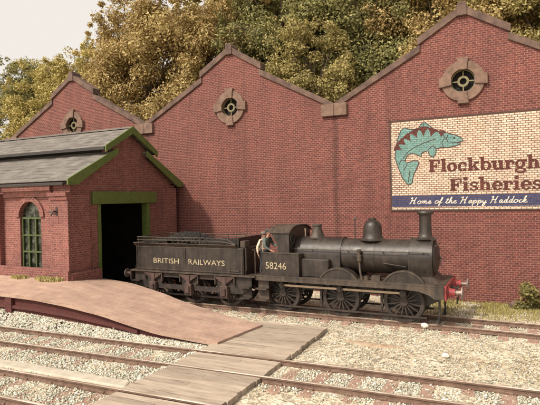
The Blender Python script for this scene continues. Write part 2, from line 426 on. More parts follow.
for c in (-5.75, 5.75, 17.25):
    for s in (-1, 1):
        if abs(c + s * 5.75) > 30: continue
        # upper, raking coping and the lower one beyond the step
        u = .16
        MB().prism([(c, 12.67), (c + s * 1.86, 11.55), (c + s * 1.86, 11.22), (c, 12.34)][::s], -.09, .5).build('coping', 'coping', fac, bevel=.012)
        MB().prism([(c + s * 1.752, 11.24), (c + s * 5.75, 9.08), (c + s * 5.75, 8.80), (c + s * 1.752, 10.93)][::s], -.087, .5).build('coping', 'coping', fac, bevel=.012)
    k = MB().prism([(c - .2, 12.2), (c + .2, 12.2), (c + .2, 12.66), (c + .12, 12.80), (c - .12, 12.80), (c - .2, 12.66)], -.15, .55)
    k.build('apex_stone', 'coping', fac, bevel=.02)
for vx in (-11.5, 0, 11.5, 23):
    MB().box(vx - .63, vx - .004, -.16, .5, 8.46, 9.04).box(vx + .004, vx + .63, -.16, .5, 8.46, 9.04).build('valley_stone', 'ring_stone', fac, bevel=.015)
for cx, cz in ROS:
    w = MB()
    seg = 12
    for q in range(4):
        o_ = arc(cx, cz, .86, 90 * q + 13, 90 * q + 77, seg); i_ = arc(cx, cz, .5, 90 * q + 13, 90 * q + 77, seg)
        w.prism(o_ + i_[::-1], -.10, .02)
    w = w.build('round_window', 'ring_stone', fac, bevel=.008)
    for q in range(4):
        a = R(90 * q); ca, sa = math.cos(a), math.sin(a)
        def rr(u, t): return (cx + ca * u - sa * t, cz + sa * u + ca * t)
        MB().prism([rr(.46, -.16), rr(.97, -.23), rr(.97, .23), rr(.46, .16)], -.17, .02).build('keystone', 'ring_stone', w, bevel=.012)
    MB().prism(arc(cx, cz, .52, 0, 350, 35), .22, .26).build('dark_pane', 'void', w)
    h = MB()
    h.prism(arc(cx, cz, .5, 0, 350, 35), .18, .2)
    g = MB()
    ro, ri = arc(cx, cz, .235, 0, 345, 23), arc(cx, cz, .14, 0, 345, 23)
    g.holed([ro, ri], .05, .12)
    for q in range(4):
        a = R(90 * q + 45 * 0); g.bar((cx + .22 * math.cos(a), .085, cz + .22 * math.sin(a)), (cx + .5 * math.cos(a), .085, cz + .5 * math.sin(a)), .05, .05, (0, 1, 0))
    g.holed([arc(cx, cz, .5, 0, 345, 23), arc(cx, cz, .455, 0, 345, 23)], .06, .11)
    g.build('window_frame', 'olive_metal', w)

# ------------------------------------------------------------------ painted sign
SX0, SX1, SZ0, SZ1 = 14.16, 20.85, 3.97, 7.93
sign = thing('wall_sign', 'large cream fishery sign with leaping teal fish painted over the factory brickwork', 'sign', (17.5, -.03, 3.97))
MB().box(SX0, SX1, -.03, -.003, SZ0, SZ1).build('signboard', 'cream_paint', sign)
fr = MB()
fr.box(SX0 - .07, SX0, -.045, -.003, SZ0 - .07, SZ1 + .07).box(SX1, SX1 + .07, -.045, -.003, SZ0 - .07, SZ1 + .07)
fr.box(SX0, SX1, -.045, -.003, SZ1, SZ1 + .07).box(SX0, SX1, -.045, -.003, SZ0 - .07, SZ0)
fr.build('border', 'frame_brown', sign)
MB().box(SX0 + .01, SX1 - .01, -.034, -.0305, 4.09, 4.585).build('blue_band', 'blue_paint', sign)

class Flat:
    """flat shapes on the sign's face; each shape a hair in front of the one before"""
    def __init__(s, y0): s.mb = MB(); s.y = y0
    def poly(s, pts):
        t = tessellate_polygon([[Vector((a, b, 0)) for a, b in pts]])
        s.mb.raw([(a, s.y, b) for a, b in pts], [tuple(x) for x in t]); s.y -= .00025
    def ribbon(s, pts, w, closed=False):
        p = [Vector(q) for q in pts]; n_ = len(p); L_ = []; Rr = []
        for i in range(n_):
            a = p[(i - 1) % n_] if (closed or i) else p[0]; b = p[(i + 1) % n_] if (closed or i < n_ - 1) else p[-1]
            d = (b - a).normalized(); nn = Vector((-d.y, d.x))
            ww = w[i] if isinstance(w, list) else w
            L_.append(p[i] + nn * ww / 2); Rr.append(p[i] - nn * ww / 2)
        v = [(q.x, s.y - (i % n_) * 8e-6, q.y) for i, q in enumerate(L_ + Rr)]; fs = []
        for i in range(n_ if closed else n_ - 1):
            k = (i + 1) % n_; fs.append((i, k, n_ + k, n_ + i))
        s.mb.raw(v, fs); s.y -= .00025

def smooth_line(pts, k=4, closed=False):
    p = [Vector(q) for q in pts]; n_ = len(p); out = []
    for i in range(n_ if closed else n_ - 1):
        g = (lambda j: p[j % n_]) if closed else (lambda j: p[max(0, min(n_ - 1, j))])
        a, b, c, d = g(i - 1), g(i), g(i + 1), g(i + 2)
        for t in range(k):
            u = t / k
            out.append(.5 * ((2 * b) + (-a + c) * u + (2 * a - 5 * b + 4 * c - d) * u * u + (-a + 3 * b - 3 * c + d) * u ** 3))
    if not closed: out.append(p[-1])
    return [(q.x, q.y) for q in out]

# --- slab-serif capitals and lower case, drawn as rectangles and elliptical bows
def ell(cx, cy, rx, ry, wx, wy, a0, a1, n=18):
    o = arc(cx, cy, rx, a0, a1, n, ry); i = arc(cx, cy, rx - wx, a0, a1, n, ry - wy)
    return o + i[::-1]
def rc(x0, y0, x1, y1): return [(x0, y0), (x1, y0), (x1, y1), (x0, y1)]
XH = .70
SLAB = {
 'F': (.88, [rc(.08, 0, .36, 1), rc(0, 0, .46, .13), rc(0, .87, .82, 1), rc(.68, .62, .82, .9), rc(.3, .43, .6, .57), rc(.5, .33, .62, .68)]),
 'l': (.46, [rc(.09, 0, .34, 1.05), rc(0, 0, .43, .12), rc(0, .93, .25, 1.05)]),
 'o': (.76, [ell(.36, .35, .36, .37, .23, .12, 0, 360, 30)]),
 'c': (.70, [ell(.36, .35, .36, .37, .23, .12, 45, 325, 26), rc(.48, .40, .64, .62)]),
 'k': (.84, [rc(.08, 0, .32, 1.05), rc(0, 0, .4, .12), rc(0, .93, .25, 1.05), [(.26, .26), (.56, .62), (.72, .62), (.32, .2)], [(.36, .4), (.52, .5), (.78, .08), (.54, .08)], rc(.46, .58, .8, .7), rc(.46, 0, .84, .12)]),
 'b': (.82, [rc(.08, 0, .31, 1.05), rc(-.02, .93, .25, 1.05), ell(.44, .35, .34, .37, .22, .12, -150, 150, 26)]),
 'u': (.86, [rc(.07, .2, .31, .7), rc(-.02, .58, .25, .7), ell(.34, .24, .27, .26, .24, .13, 180, 330, 14), rc(.5, .0, .74, .7), rc(.42, .58, .6, .7), rc(.7, 0, .83, .12)]),
 'r': (.66, [rc(.08, 0, .32, .7), rc(0, 0, .44, .12), rc(0, .58, .25, .7), ell(.46, .42, .22, .28, .16, .12, 40, 150, 12), rc(.46, .42, .64, .62)]),
 'g': (.80, [ell(.35, .40, .33, .32, .2, .11, 0, 360, 28), rc(.58, .56, .78, .69), ell(.37, -.10, .37, .2, .13, .1, 0, 360, 26), rc(.1, .02, .26, .14)]),
 'h': (.86, [rc(.08, 0, .32, 1.05), rc(0, 0, .4, .12), rc(0, .93, .25, 1.05), ell(.44, .42, .28, .28, .24, .13, 10, 160, 14), rc(.5, 0, .73, .46), rc(.44, 0, .83, .12)]),
 'i': (.46, [rc(.09, 0, .34, .7), rc(0, 0, .43, .12), rc(0, .58, .25, .7), rc(.08, .82, .35, 1.06)]),
 's': (.66, [ell(.32, .51, .29, .20, .19, .11, 20, 285, 20), ell(.30, .20, .30, .21, .2, .11, -165, 105, 20), rc(.44, .48, .58, .68), rc(.02, .02, .16, .22)]),
 'e': (.72, [ell(.36, .35, .36, .37, .23, .12, 8, 325, 28), rc(.18, .31, .70, .41)]),
}
def slab_text(fl, txt, x0, z0, x1, h):
    tot = sum(SLAB[c][0] for c in txt) ; k = (x1 - x0) / tot; x = x0
    for c in txt:
        adv, shp = SLAB[c]
        for s_ in shp: fl.poly([(x + a * k, z0 + b * h) for a, b in s_])
        x += adv * k
fl = Flat(-.036)
slab_text(fl, 'Flockburgh', 15.79, 5.60, 20.12, .54)
fl.mb.build('lettering', 'maroon_paint', sign)
fl = Flat(-.036)
slab_text(fl, 'Fisheries', 16.66, 4.75, 20.18, .54)
fl.mb.build('lettering', 'maroon_paint', sign)

# --- brush script
SCR = {
 'H': (1.0, [[(.0, .85), (.12, .98), (.22, .95), (.16, .5), (.05, .02), (-.05, .0)], [(.75, 1.0), (.66, .9), (.55, .4), (.5, .05), (.58, .0), (.72, .12)], [(.05, .42), (.3, .52), (.62, .5)]]),
 'o': (.56, [[(.24, .47), (.06, .36), (.02, .12), (.18, -.02), (.38, .1), (.42, .34), (.26, .47)], [(.4, .38), (.6, .34)]]),
 'm': (.85, [[(-.05, .3), (.06, .44), (.09, .2), (.05, .0)], [(.08, .2), (.22, .42), (.32, .4), (.3, .0)], [(.33, .22), (.48, .43), (.58, .38), (.56, .06), (.66, .0), (.8, .12)]]),
 'e': (.48, [[(-.06, .1), (.1, .18), (.3, .32), (.26, .44), (.12, .4), (.06, .16), (.16, .0), (.32, .03), (.46, .14)]]),
 'f': (.42, [[(-.05, .1), (.12, .25), (.3, .75), (.3, .98), (.2, .9), (.14, .4), (.08, -.3), (.0, -.38), (.02, -.2), (.2, .08), (.4, .15)]]),
 't': (.38, [[(-.05, .1), (.1, .3), (.18, .85)], [(.18, .85), (.1, .15), (.17, .0), (.36, .12)], [(.02, .55), (.32, .6)]]),
 'h': (.58, [[(-.05, .1), (.14, .4), (.26, .9), (.2, 1.0), (.12, .7), (.06, .0)], [(.08, .15), (.24, .42), (.36, .36), (.34, .06), (.42, .0), (.56, .12)]]),
 'a': (.55, [[(.36, .4), (.2, .44), (.06, .25), (.1, .02), (.24, .06), (.37, .42)], [(.37, .42), (.34, .1), (.42, .0), (.55, .12)]]),
 'p': (.58, [[(-.05, .25), (.1, .44), (.08, .0), (.02, -.45)], [(.09, .2), (.24, .43), (.38, .34), (.34, .08), (.2, .0), (.1, .08)], [(.34, .08), (.56, .14)]]),
 'y': (.55, [[(.0, .4), (.06, .12), (.16, .02), (.3, .14), (.38, .42)], [(.38, .42), (.32, -.2), (.16, -.42), (.06, -.3), (.24, -.05), (.54, .12)]]),
 'd': (.58, [[(.34, .38), (.2, .43), (.06, .24), (.1, .02), (.24, .06), (.37, .4)], [(.46, 1.0), (.38, .4), (.34, .1), (.42, .0), (.57, .12)]]),
 'c': (.46, [[(.34, .34), (.26, .43), (.1, .32), (.07, .1), (.18, .0), (.32, .04), (.45, .14)]]),
 'k': (.56, [[(-.05, .1), (.14, .4), (.26, .9), (.2, 1.0), (.12, .7), (.06, .0)], [(.08, .16), (.26, .42), (.36, .36), (.14, .2), (.34, .0), (.55, .12)]]),
 ' ': (.42, []),
}
def script_text(fl, txt, x0, z0, x1, h, w=.055):
    tot = sum(SCR[c][0] for c in txt); k = (x1 - x0) / tot; x = x0
    for c in txt:
        adv, st = SCR[c]
        for line in st:
            pl = smooth_line([(x + (a + .22 * b) * k, z0 + b * h) for a, b in line], 4)
            fl.ribbon(pl, w)
        x += adv * k
fl = Flat(-.0365)
script_text(fl, 'Home of the Happy Haddock', 14.95, 4.225, 19.62, .27, .036)
fl.mb.build('lettering', 'white_script', sign)

# --- the fish
FISH = [(17.23, 6.88), (17.15, 7.03), (16.89, 7.17), (16.53, 7.29), (16.16, 7.36), (15.97, 7.54), (15.63, 7.84), (15.5, 7.75), (15.38, 7.58), (15.12, 7.53), (14.74, 7.64), (14.6, 7.5), (14.49, 7.25), (14.38, 6.8), (14.33, 6.3),
        (14.47, 5.85), (14.66, 5.35), (14.88, 5.08), (15.05, 5.12), (15.13, 5.5), (15.36, 5.98), (15.34, 6.13), (15.1, 6.14), (14.86, 6.05), (14.78, 6.15), (14.84, 6.36), (15.02, 6.47), (15.2, 6.45), (15.36, 6.36), (15.46, 6.3), (15.5, 6.46), (15.66, 6.53), (15.76, 6.55), (15.84, 6.33), (15.97, 6.26), (16.09, 6.38), (16.12, 6.62), (16.3, 6.66), (16.6, 6.64), (16.9, 6.69), (17.1, 6.75), (17.12, 6.8), (16.98, 6.84)]
fish = Flat(-.0365); fish.poly(FISH); fish = fish.mb.build('fish', 'teal_paint', sign)
mk = Flat(-.0385)
for x, z, a, s_ in ((14.42, 6.78, 62, .2), (14.62, 7.03, 48, .22), (14.88, 7.24, 35, .23), (15.2, 7.42, 22, .25), (15.58, 7.52, 2, .27), (15.98, 7.42, -18, .24), (16.35, 7.31, -8, .17)):
    a = R(a); ca, sa = math.cos(a), math.sin(a)
    mk.poly([(x + ca * u - sa * t, z + sa * u + ca * t) for u, t in ((-s_, .06), (-s_ * .4, .1), (s_ * .5, .1), (s_, .05), (s_ * .35, -.1), (0, -.24 * s_ / .2), (-s_ * .35, -.1))])
mk.mb.build('back_marking', 'maroon_paint', fish)
ln = Flat(-.041)
ln.ribbon([Vector(p) for p in FISH], .035, True)
for l_ in ([(14.7, 6.3), (15.0, 6.62), (15.5, 6.86), (16.1, 7.05)], [(16.38, 7.3), (16.46, 7.08), (16.36, 6.86), (16.42, 6.68)], [(16.62, 7.22), (16.55, 7.02), (16.62, 6.84)],
           [(16.72, 6.86), (16.95, 6.83), (17.12, 6.79)], [(15.62, 7.78), (15.55, 7.55)], [(14.5, 6.0), (14.62, 6.2), (14.78, 6.15)], [(14.72, 5.75), (14.86, 6.0)], [(15.78, 6.6), (15.98, 6.75), (16.1, 6.6)], [(14.9, 5.2), (14.98, 5.7)]):
    ln.ribbon(smooth_line(l_, 5), .028)
ln.poly(arc(16.86, 7.03, .045, 0, 330, 11))
ln.mb.build('outline', 'dark_line', fish)

# ------------------------------------------------------------------ engine shed
XS, YF, YN, XB = 2.3, -7.62, -.42, -9.5             # gable plane, near side wall, far side wall, rear
SCY = -4.05
shed = thing('engine_shed', 'small pinkish brick engine shed with green trim and grey stepped roof', 'engine shed', (-3.5, SCY, 0))
def roofz(y): return 7.02 - .52 * (abs(y - SCY) - 1.0)
gab = [(YF, 0), (YN, 0), (YN, roofz(YN) - .12), (SCY + 1.35, roofz(SCY + 1.35) - .12), (SCY + 1.35, 7.15), (SCY, 7.92), (SCY - 1.35, 7.15), (SCY - 1.35, roofz(SCY - 1.35) - .12), (YF, roofz(YF) - .12)]
DY0, DY1, DZ = -6.1, -2.55, 4.5
door = [(YF, 0), (DY0, 0), (DY0, DZ), (DY1, DZ), (DY1, 0)]
gpoly = [(YF, 0), (DY0, 0), (DY0, DZ), (DY1, DZ), (DY1, 0)] + gab[1:]
wl = MB()
wl.prism(gpoly, XS - .35, XS, 'x')
wins = [-.17, -4.1, -7.6]
hol = []
for wx in wins:
    hol.append([(wx - .68, 1.62), (wx + .68, 1.62), (wx + .68, 3.98)] + arc(wx, 3.98, .68, 0, 180, 12)[1:-1] + [(wx - .68, 3.98)])
wl.holed([[(XB, 0), (XS - .35, 0), (XS - .35, 5.62), (XB, 5.62)]] + hol, YF, YF + .35)
wl.box(XB, XS - .35, YN - .35, YN, 0, 5.6).prism([(YF + .35, 0), (YN - .35, 0), (YN - .35, 5.6), (SCY, 7.7), (YF + .35, 5.6)], XB, XB + .3, 'x')
wl.build('wall', 'shed_brick', shed)
pm = MB()
# corner and intermediate pilasters of the side wall, each with a corbelled head
for x0, x1 in ((1.38, XS + .10), (-2.75, -1.95), (-6.4, -5.6)):
    pp = MB(); pp.box(x0, x1, YF - .22, YF - .002, 0, 4.7).box(x0 - .05, x1, YF - .27, YF - .002, 4.7, 4.86).box(x0 - .12, x1, YF - .32, YF - .002, 4.86, 5.02)
    pp.build('pilaster', 'shed_brick', shed)
# gable pilasters
MB().box(XS + .002, XS + .1, YF - .002, DY0 - .55, 0, 4.9).build('pilaster', 'shed_brick', shed)
MB().box(XS + .002, XS + .12, -1.5, YN, 0, 5.25).build('pilaster', 'shed_brick', shed)
# corbel course and panel heads along the side
for x0, x1 in ((-1.95, 1.38), (-5.6, -2.75), (-9.5, -6.4)):
    MB().box(x0 + .12, x1 - .12, YF - .10, YF - .002, 4.86, 5.1).box(x0 + .12, x1 - .12, YF - .16, YF - .002, 5.1, 5.5).build('corbel_course', 'shed_brick', shed)
# plinth
MB().box(XB, XS + .2, YF - .38, YF - .224, 0, 1.72).box(XB, XS + .2, YF - .33, YF - .224, 1.72, 1.79).build('plinth', 'shed_brick', shed)
MB().box(XS + .122, XS + .26, YF - .22, DY0 - .02, 0, 1.62).build('plinth', 'shed_brick', shed, bevel=.03)
MB().box(XS + .122, XS + .26, DY1 + .02, YN, 0, 1.2).build('plinth', 'shed_brick', shed, bevel=.03)
for wx in wins:
    o_ = arc(wx, 3.98, .92, 0, 180, 16); i_ = arc(wx, 3.98, .68, 0, 180, 16)
    w = MB().prism(o_ + i_[::-1], YF - .07, YF - .002).build('window', 'shed_brick', shed)
    MB().box(wx - .8, wx + .8, YF - .12, YF + .1, 1.5, 1.62).build('sill', 'shed_brick', w)
    MB().prism([(wx - .68, 1.62), (wx + .68, 1.62), (wx + .68, 3.98)] + arc(wx, 3.98, .68, 0, 180, 12)[1:-1] + [(wx - .68, 3.98)], YF + .16, YF + .18).build('pane', 'glass', w)
    b = MB(); yb0, yb1 = YF + .08, YF + .145
    for x in (-.62, -.22, .22, .62): b.box(wx + x - .035, wx + x + .035, yb0, yb1, 1.66, 3.98)
    for z in (1.69, 2.42, 3.15, 3.92): b.box(wx - .66, wx + .66, yb0 - .003, yb1 - .003, z - .035, z + .035)
    b.build('glazing_bars', 'green_dark', w)
# doorway joinery
MB().box(XS + .002, XS + .16, DY0 - .38, DY1 + .42, DZ - .02, DZ + .56).build('lintel', 'green_paint', shed, bevel=.015)
for a, b in ((DY0 + .005, DY0 + .17), (DY1 - .24, DY1 - .005)):
    MB().box(XS - .3, XS + .06, a, b, .0, DZ - .02).build('door_post', 'green_paint', shed, bevel=.01)
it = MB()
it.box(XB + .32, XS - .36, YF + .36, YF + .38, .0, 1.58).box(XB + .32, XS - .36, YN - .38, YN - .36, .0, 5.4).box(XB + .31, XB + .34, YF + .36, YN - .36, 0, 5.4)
it.build('shade_lining', 'interior', shed)  # dark skin added inside the walls, coloured as the shade behind the doorway
# roofs: each slope is rows of overlapping slates
def slope(x0, x1, y0, z0, y1, z1, rows, t=.05):
    mb_ = MB()
    for i in range(rows):
        a, b = i / rows, (i + 1.12) / rows; b = min(b, 1.0)
        lift = .035
        ya, za, yb, zb = y0 + (y1 - y0) * a, z0 + (z1 - z0) * a, y0 + (y1 - y0) * b, z0 + (z1 - z0) * b
        n_ = 26; xs = [x0 + (x1 - x0) * k / n_ for k in range(n_ + 1)]
        for k in range(n_):
            j = random.uniform(-.006, .006)
            if k % 1 == 0:
                mb_.prism([(ya, za), (yb, zb + lift + j), (yb, zb + lift - t), (ya, za - t)], xs[k] + .002, xs[k + 1] - .002, 'x')
    return mb_
for s in (-1, 1):
    slope(XB - .2, XS + .28, SCY + s * 1.0, 7.03, SCY + s * 3.92, 5.51, 9).build('lower_roof', 'slate', shed)
    slope(XB - .2, XS + .3, SCY + s * .0, 8.10, SCY + s * 1.75, 7.07, 6).build('upper_roof', 'slate', shed)
    MB().bar((XB - .2, SCY + s * 1.3, 7.0), (XS + .02, SCY + s * 1.3, 7.0), .04, .5).build('vent_shade', 'interior', shed)  # dark strip painted as the shadow gap below the upper roof
    # barge boards on the gable
    e = MB(); e.prism([(SCY + s * .0, 8.20), (SCY + s * 1.82, 7.13), (SCY + s * 1.82, 6.84), (SCY + s * .0, 7.84)][::s], XS + .3, XS + .38, 'x')
    e.build('bargeboard', 'green_paint', shed, bevel=.008)
    e = MB(); e.prism([(SCY + s * 1.0, 7.10), (SCY + s * 3.98, 5.56), (SCY + s * 3.98, 5.32), (SCY + s * 3.5, 5.32), (SCY + s * 1.0, 6.80)][::s], XS + .28, XS + .36, 'x')
    e.build('bargeboard', 'green_paint', shed, bevel=.008)
    MB().box(XB - .2, XS + .18, SCY + s * 4.04 - .07, SCY + s * 4.04 + .07, 5.30, 5.43).build('gutter', 'black_iron', shed, bevel=.02)
    MB().bar((XB - .2, SCY + s * 1.82, 7.02), (XS + .28, SCY + s * 1.82, 7.02), .05, .14).build('gutter', 'black_iron', shed)
    MB().bar((XB, SCY + s * 3.5, 5.44), (XS, SCY + s * 3.5, 5.44), .5, .05).build('soffit', 'black_iron', shed)
MB().bar((XB - .2, SCY, 8.15), (XS + .3, SCY, 8.15), .16, .07).build('ridge', 'slate', shed)
lb = MB(); lb.tube([(1.75, YF - .22, 4.22), (1.75, YF - .42, 4.22), (1.75, YF - .5, 4.12), (1.75, YF - .5, 4.02)], .03).box(1.70, 1.80, YF - .24, YF - .2, 4.05, 4.4)
lb.tube([(1.3, YF - .28, 4.2), (1.75, YF - .3, 4.2)], .022)
lb.build('bracket', 'black_iron', shed)

# ------------------------------------------------------------------ platform and ramp
PX = [(-9.5, 1.12), (1.2, 1.12), (2.9, 1.10), (3.7, 1.05), (4.6, .99), (6.38, .80), (7.45, .61), (8.8, .40), (10.0, .28), (10.85, .20)]
def pz(x):
    for (a, za), (b, zb) in zip(PX, PX[1:]):
        if x <= b: return za + (zb - za) * (x - a) / (b - a)
    return .2
def back(x):
    E_ = [(-9.5, YF - .4), (2.28, YF - .4), (2.29, -6.02), (4.1, -6.05), (5.1, -6.28), (7.0, -6.72), (8.8, -6.95), (11.2, -7.42)]
    for (a, ya), (b, yb) in zip(E_, E_[1:]):
        if x <= b: return ya + (yb - ya) * (x - a) / (b - a)
    return -7.42
def front(x): return -10.06 if x < 8.5 else -10.06 + .28 * (x - 8.5) / 2.35
plat = thing('loading_platform', 'low platform and long paved ramp beside the engine shed', 'platform', (3, -8.5, 0))
xs = sorted(set(list(np.linspace(-9.5, 2.28, 16)) + [2.29] + list(np.linspace(2.6, 10.85, 26))))
NY = 12
top, sur = [], MB()
def surf(x, v):
    y = front(x) + (back(x) - front(x)) * v
    xx = x + (.32 * v if x > 9.5 else 0) * (x - 9.5) / 1.35
    z = pz(x)
    if x < 4.5:                                   # the paving tilts up to the shed's corner
        h = max(0., 1 - abs(y + 7.9) / 2.1); z += .26 * h * min(1, (4.5 - x) / 2.2)
    return (xx, y, z)
vs = [surf(x, j / NY) for x in xs for j in range(NY + 1)]
k = NY + 1
sur.raw(vs, [(i * k + j, (i + 1) * k + j, (i + 1) * k + j + 1, i * k + j + 1) for i in range(len(xs) - 1) for j in range(NY)])
bot = [(a, b, c - .13) for a, b, c in vs]
sur.raw(bot, [(i * k + j, i * k + j + 1, (i + 1) * k + j + 1, (i + 1) * k + j) for i in range(len(xs) - 1) for j in range(NY)])
for j in (0, NY):
    for i in range(len(xs) - 1): sur.face([vs[i * k + j], vs[(i + 1) * k + j], bot[(i + 1) * k + j], bot[i * k + j]])
for i in (0, len(xs) - 1):
    for j in range(NY): sur.face([vs[i * k + j], vs[i * k + j + 1], bot[i * k + j + 1], bot[i * k + j]])
sur.build('paving', 'ramp', plat)
for fn, o1, o2 in ((front, .16, .36), (back, -.12, -.3)):
    rw = MB()
    for a, b in zip(xs, xs[1:]):
        if fn is back and a < 2.3: continue
        v = [(a, fn(a) + o1, -.05), (b, fn(b) + o1, -.05), (b, fn(b) + o2, -.05), (a, fn(a) + o2, -.05)]
        t_ = [(p[0], p[1], max(-.04, pz(p[0]) - .14)) for p in v]
        rw.raw(v + t_, [(0, 1, 5, 4), (1, 2, 6, 5), (2, 3, 7, 6), (3, 0, 4, 7), (4, 5, 6, 7)])
    rw.build('retaining_wall', 'retaining', plat)
st = MB()
for a, b in zip(xs, xs[1:]):
    za, zb = pz(a) * .60, pz(b) * .60
    if b > 8.2: break
    st.raw([(a, front(a) + .05, za), (b, front(b) + .05, zb), (b, front(b) + .16, zb), (a, front(a) + .16, za),
            (a, front(a) + .05, za - .11), (b, front(b) + .05, zb - .11), (b, front(b) + .16, zb - .11), (a, front(a) + .16, za - .11)],
           [(0, 1, 2, 3), (0, 4, 5, 1), (4, 7, 6, 5), (0, 3, 7, 4), (1, 5, 6, 2)])
st.build('string_course', 'retaining', plat)
for px_ in (-6.5, -2.6, 1.55):
    MB().box(px_ - .18, px_ + .18, front(px_) + .02, front(px_) + .159, -.03, pz(px_) - .115).build('buttress', 'retaining', plat)

# ------------------------------------------------------------------ tracks
def track(name, label, yf, x0, x1, step, rt, sl_label=None, sl=(.32, 2.4), gauge=1.254, skip=None):
    t = thing(name, label, 'railway track', ((x0 + x1) / 2, yf((x0 + x1) / 2), 0))
    for s in (-1, 1):
        r_ = MB(); n_ = 30
        prof = [(-.085, -.15), (.085, -.15), (.085, -.125), (.02, -.105), (.02, -.055), (.042, -.045), (.042, -.004), (-.042, -.004), (-.042, -.045), (-.02, -.055), (-.02, -.105), (-.085, -.125)]
        L = [x0 + (x1 - x0) * i / n_ for i in range(n_ + 1)]; vv = []
        for x in L:
            y = yf(x) + s * (gauge / 2 + .042)
            vv += [(x, y + a, rt + b) for a, b in prof]
        q = len(prof)
        r_.raw(vv, [(i * q + j, i * q + (j + 1) % q, (i + 1) * q + (j + 1) % q, (i + 1) * q + j) for i in range(n_) for j in range(q)])
        r_.mi = 1
        vv = []
        for x in L:
            y = yf(x) + s * (gauge / 2 + .042); vv += [(x, y - .036, rt), (x, y + .036, rt), (x, y - .0415, rt - .0038), (x, y + .0415, rt - .0038)]
        r_.raw(vv, [f for i in range(n_) for f in ((i * 4, i * 4 + 4, i * 4 + 5, i * 4 + 1), (i * 4 + 2, i * 4 + 6, i * 4 + 4, i * 4), (i * 4 + 1, i * 4 + 5, i * 4 + 7, i * 4 + 3))])
        r_.build('rail', ['rail_rust', 'rail_top'], t, smooth=True)
    first = None; x = x0 + .3
    while x < x1 - .2:
        if not (skip and skip[0] < x < skip[1]):
            if first is None:
                sm = MB().box(-sl[0] / 2, sl[0] / 2, -sl[1] / 2, sl[1] / 2, -.13, 0)
                sm.mi = 1
                for s in (-1, 1):
                    for u in (-1, 1): sm.box(-.1, .1, s * (gauge / 2 + .042) + u * .075 - .035, s * (gauge / 2 + .042) + u * .075 + .035, .001, .055)
                first = sm.build('sleeper', ['sleeper', 'rail_rust'], None, bevel=.012); so_ = first
            else:
                so_ = first.copy(); COL.objects.link(so_)
            so_.parent = t
            so_.location = (x - t.location.x + random.uniform(-.03, .03), yf(x) - t.location.y, rt - .152 + random.uniform(-.004, .004))
            so_.rotation_euler = (0, 0, R(random.uniform(-1.2, 1.2)) + math.atan(yf(x + 1) - yf(x)))
        x += step
    return t
CX0, CX1 = 10.62, 13.34                                 # the board crossing
track('railway_track', 'rusty track the locomotive stands on along the factory wall', lambda x: TY - .012 * max(0, x - 16), -6.5, 25, .86, RT)
track('railway_track', 'rusty middle track with pink sleepers crossing the timber boards', t2y, -2, 23, .86, .15, skip=(CX0 - .1, CX1 + .1))
track('railway_track', 'nearest track at the bottom left corner of the scene', t3y, 3, 17.5, .86, .15, skip=(CX0 - .1, CX1 + .1))

# ------------------------------------------------------------------ board crossing
cx = thing('board_crossing', 'flat grey timber board crossing at the foot of the ramp', 'crossing', (12, -11, 0))
def boards(yl, yh, w=.24):
    mb_ = MB(); n_ = max(1, round((yh(12) - yl(12)) / w))
    for i in range(n_):
        def yy(x, t): return yl(x) + (yh(x) - yl(x)) * t
        a, b = (i + .025) / n_, (i + 1 - .025) / n_
        x0, x1 = CX0 + random.uniform(-.02, .02), CX1 + random.uniform(-.03, .025); z = .128 + random.uniform(-.008, .008)
        cuts = [x0, x1] if i % 3 else [x0, x0 + 1.5 + random.uniform(-.3, .3), x1]
        for p, q in zip(cuts, cuts[1:]):
            q -= .008
            v = [(p, yy(p, a), .0), (q, yy(q, a), .0), (q, yy(q, b), .0), (p, yy(p, b), .0)]
            mb_.raw(v + [(c[0], c[1], z + random.uniform(-.004, .004)) for c in v], [(3, 2, 1, 0), (4, 5, 6, 7), (0, 1, 5, 4), (1, 2, 6, 5), (2, 3, 7, 6), (3, 0, 4, 7)])
    return mb_
g2 = 1.254 / 2
boards(lambda x: t2y(x) + g2 + .1, lambda x: -6.65).build('board_panel', 'plank', cx)
boards(lambda x: t2y(x) - g2 + .07, lambda x: t2y(x) + g2 - .07).build('board_panel', 'plank', cx)
boards(lambda x: t3y(x) + g2 + .1, lambda x: t2y(x) - g2 - .1).build('board_panel', 'plank', cx)
boards(lambda x: t3y(x) - g2 + .07, lambda x: t3y(x) + g2 - .07).build('board_panel', 'plank', cx)
boards(lambda x: t3y(x) - g2 - 2.2, lambda x: t3y(x) - g2 - .1).build('board_panel', 'plank', cx)
cs = MB()
cs.raw([(3, -13.62, .045), (10.45, -13.40, .045), (10.25, -13.03, .045), (3, -13.22, .045), (3, -13.65, -.03), (10.5, -13.43, -.03), (10.3, -13.0, -.03), (3, -13.19, -.03)],
       [(0, 1, 2, 3), (4, 5, 1, 0), (5, 6, 2, 1), (6, 7, 3, 2), (7, 4, 0, 3)])
tag(cs.build('concrete_strip', 'strip', bevel=.02), 'pale concrete kerb strip between the two nearest tracks', 'kerb')

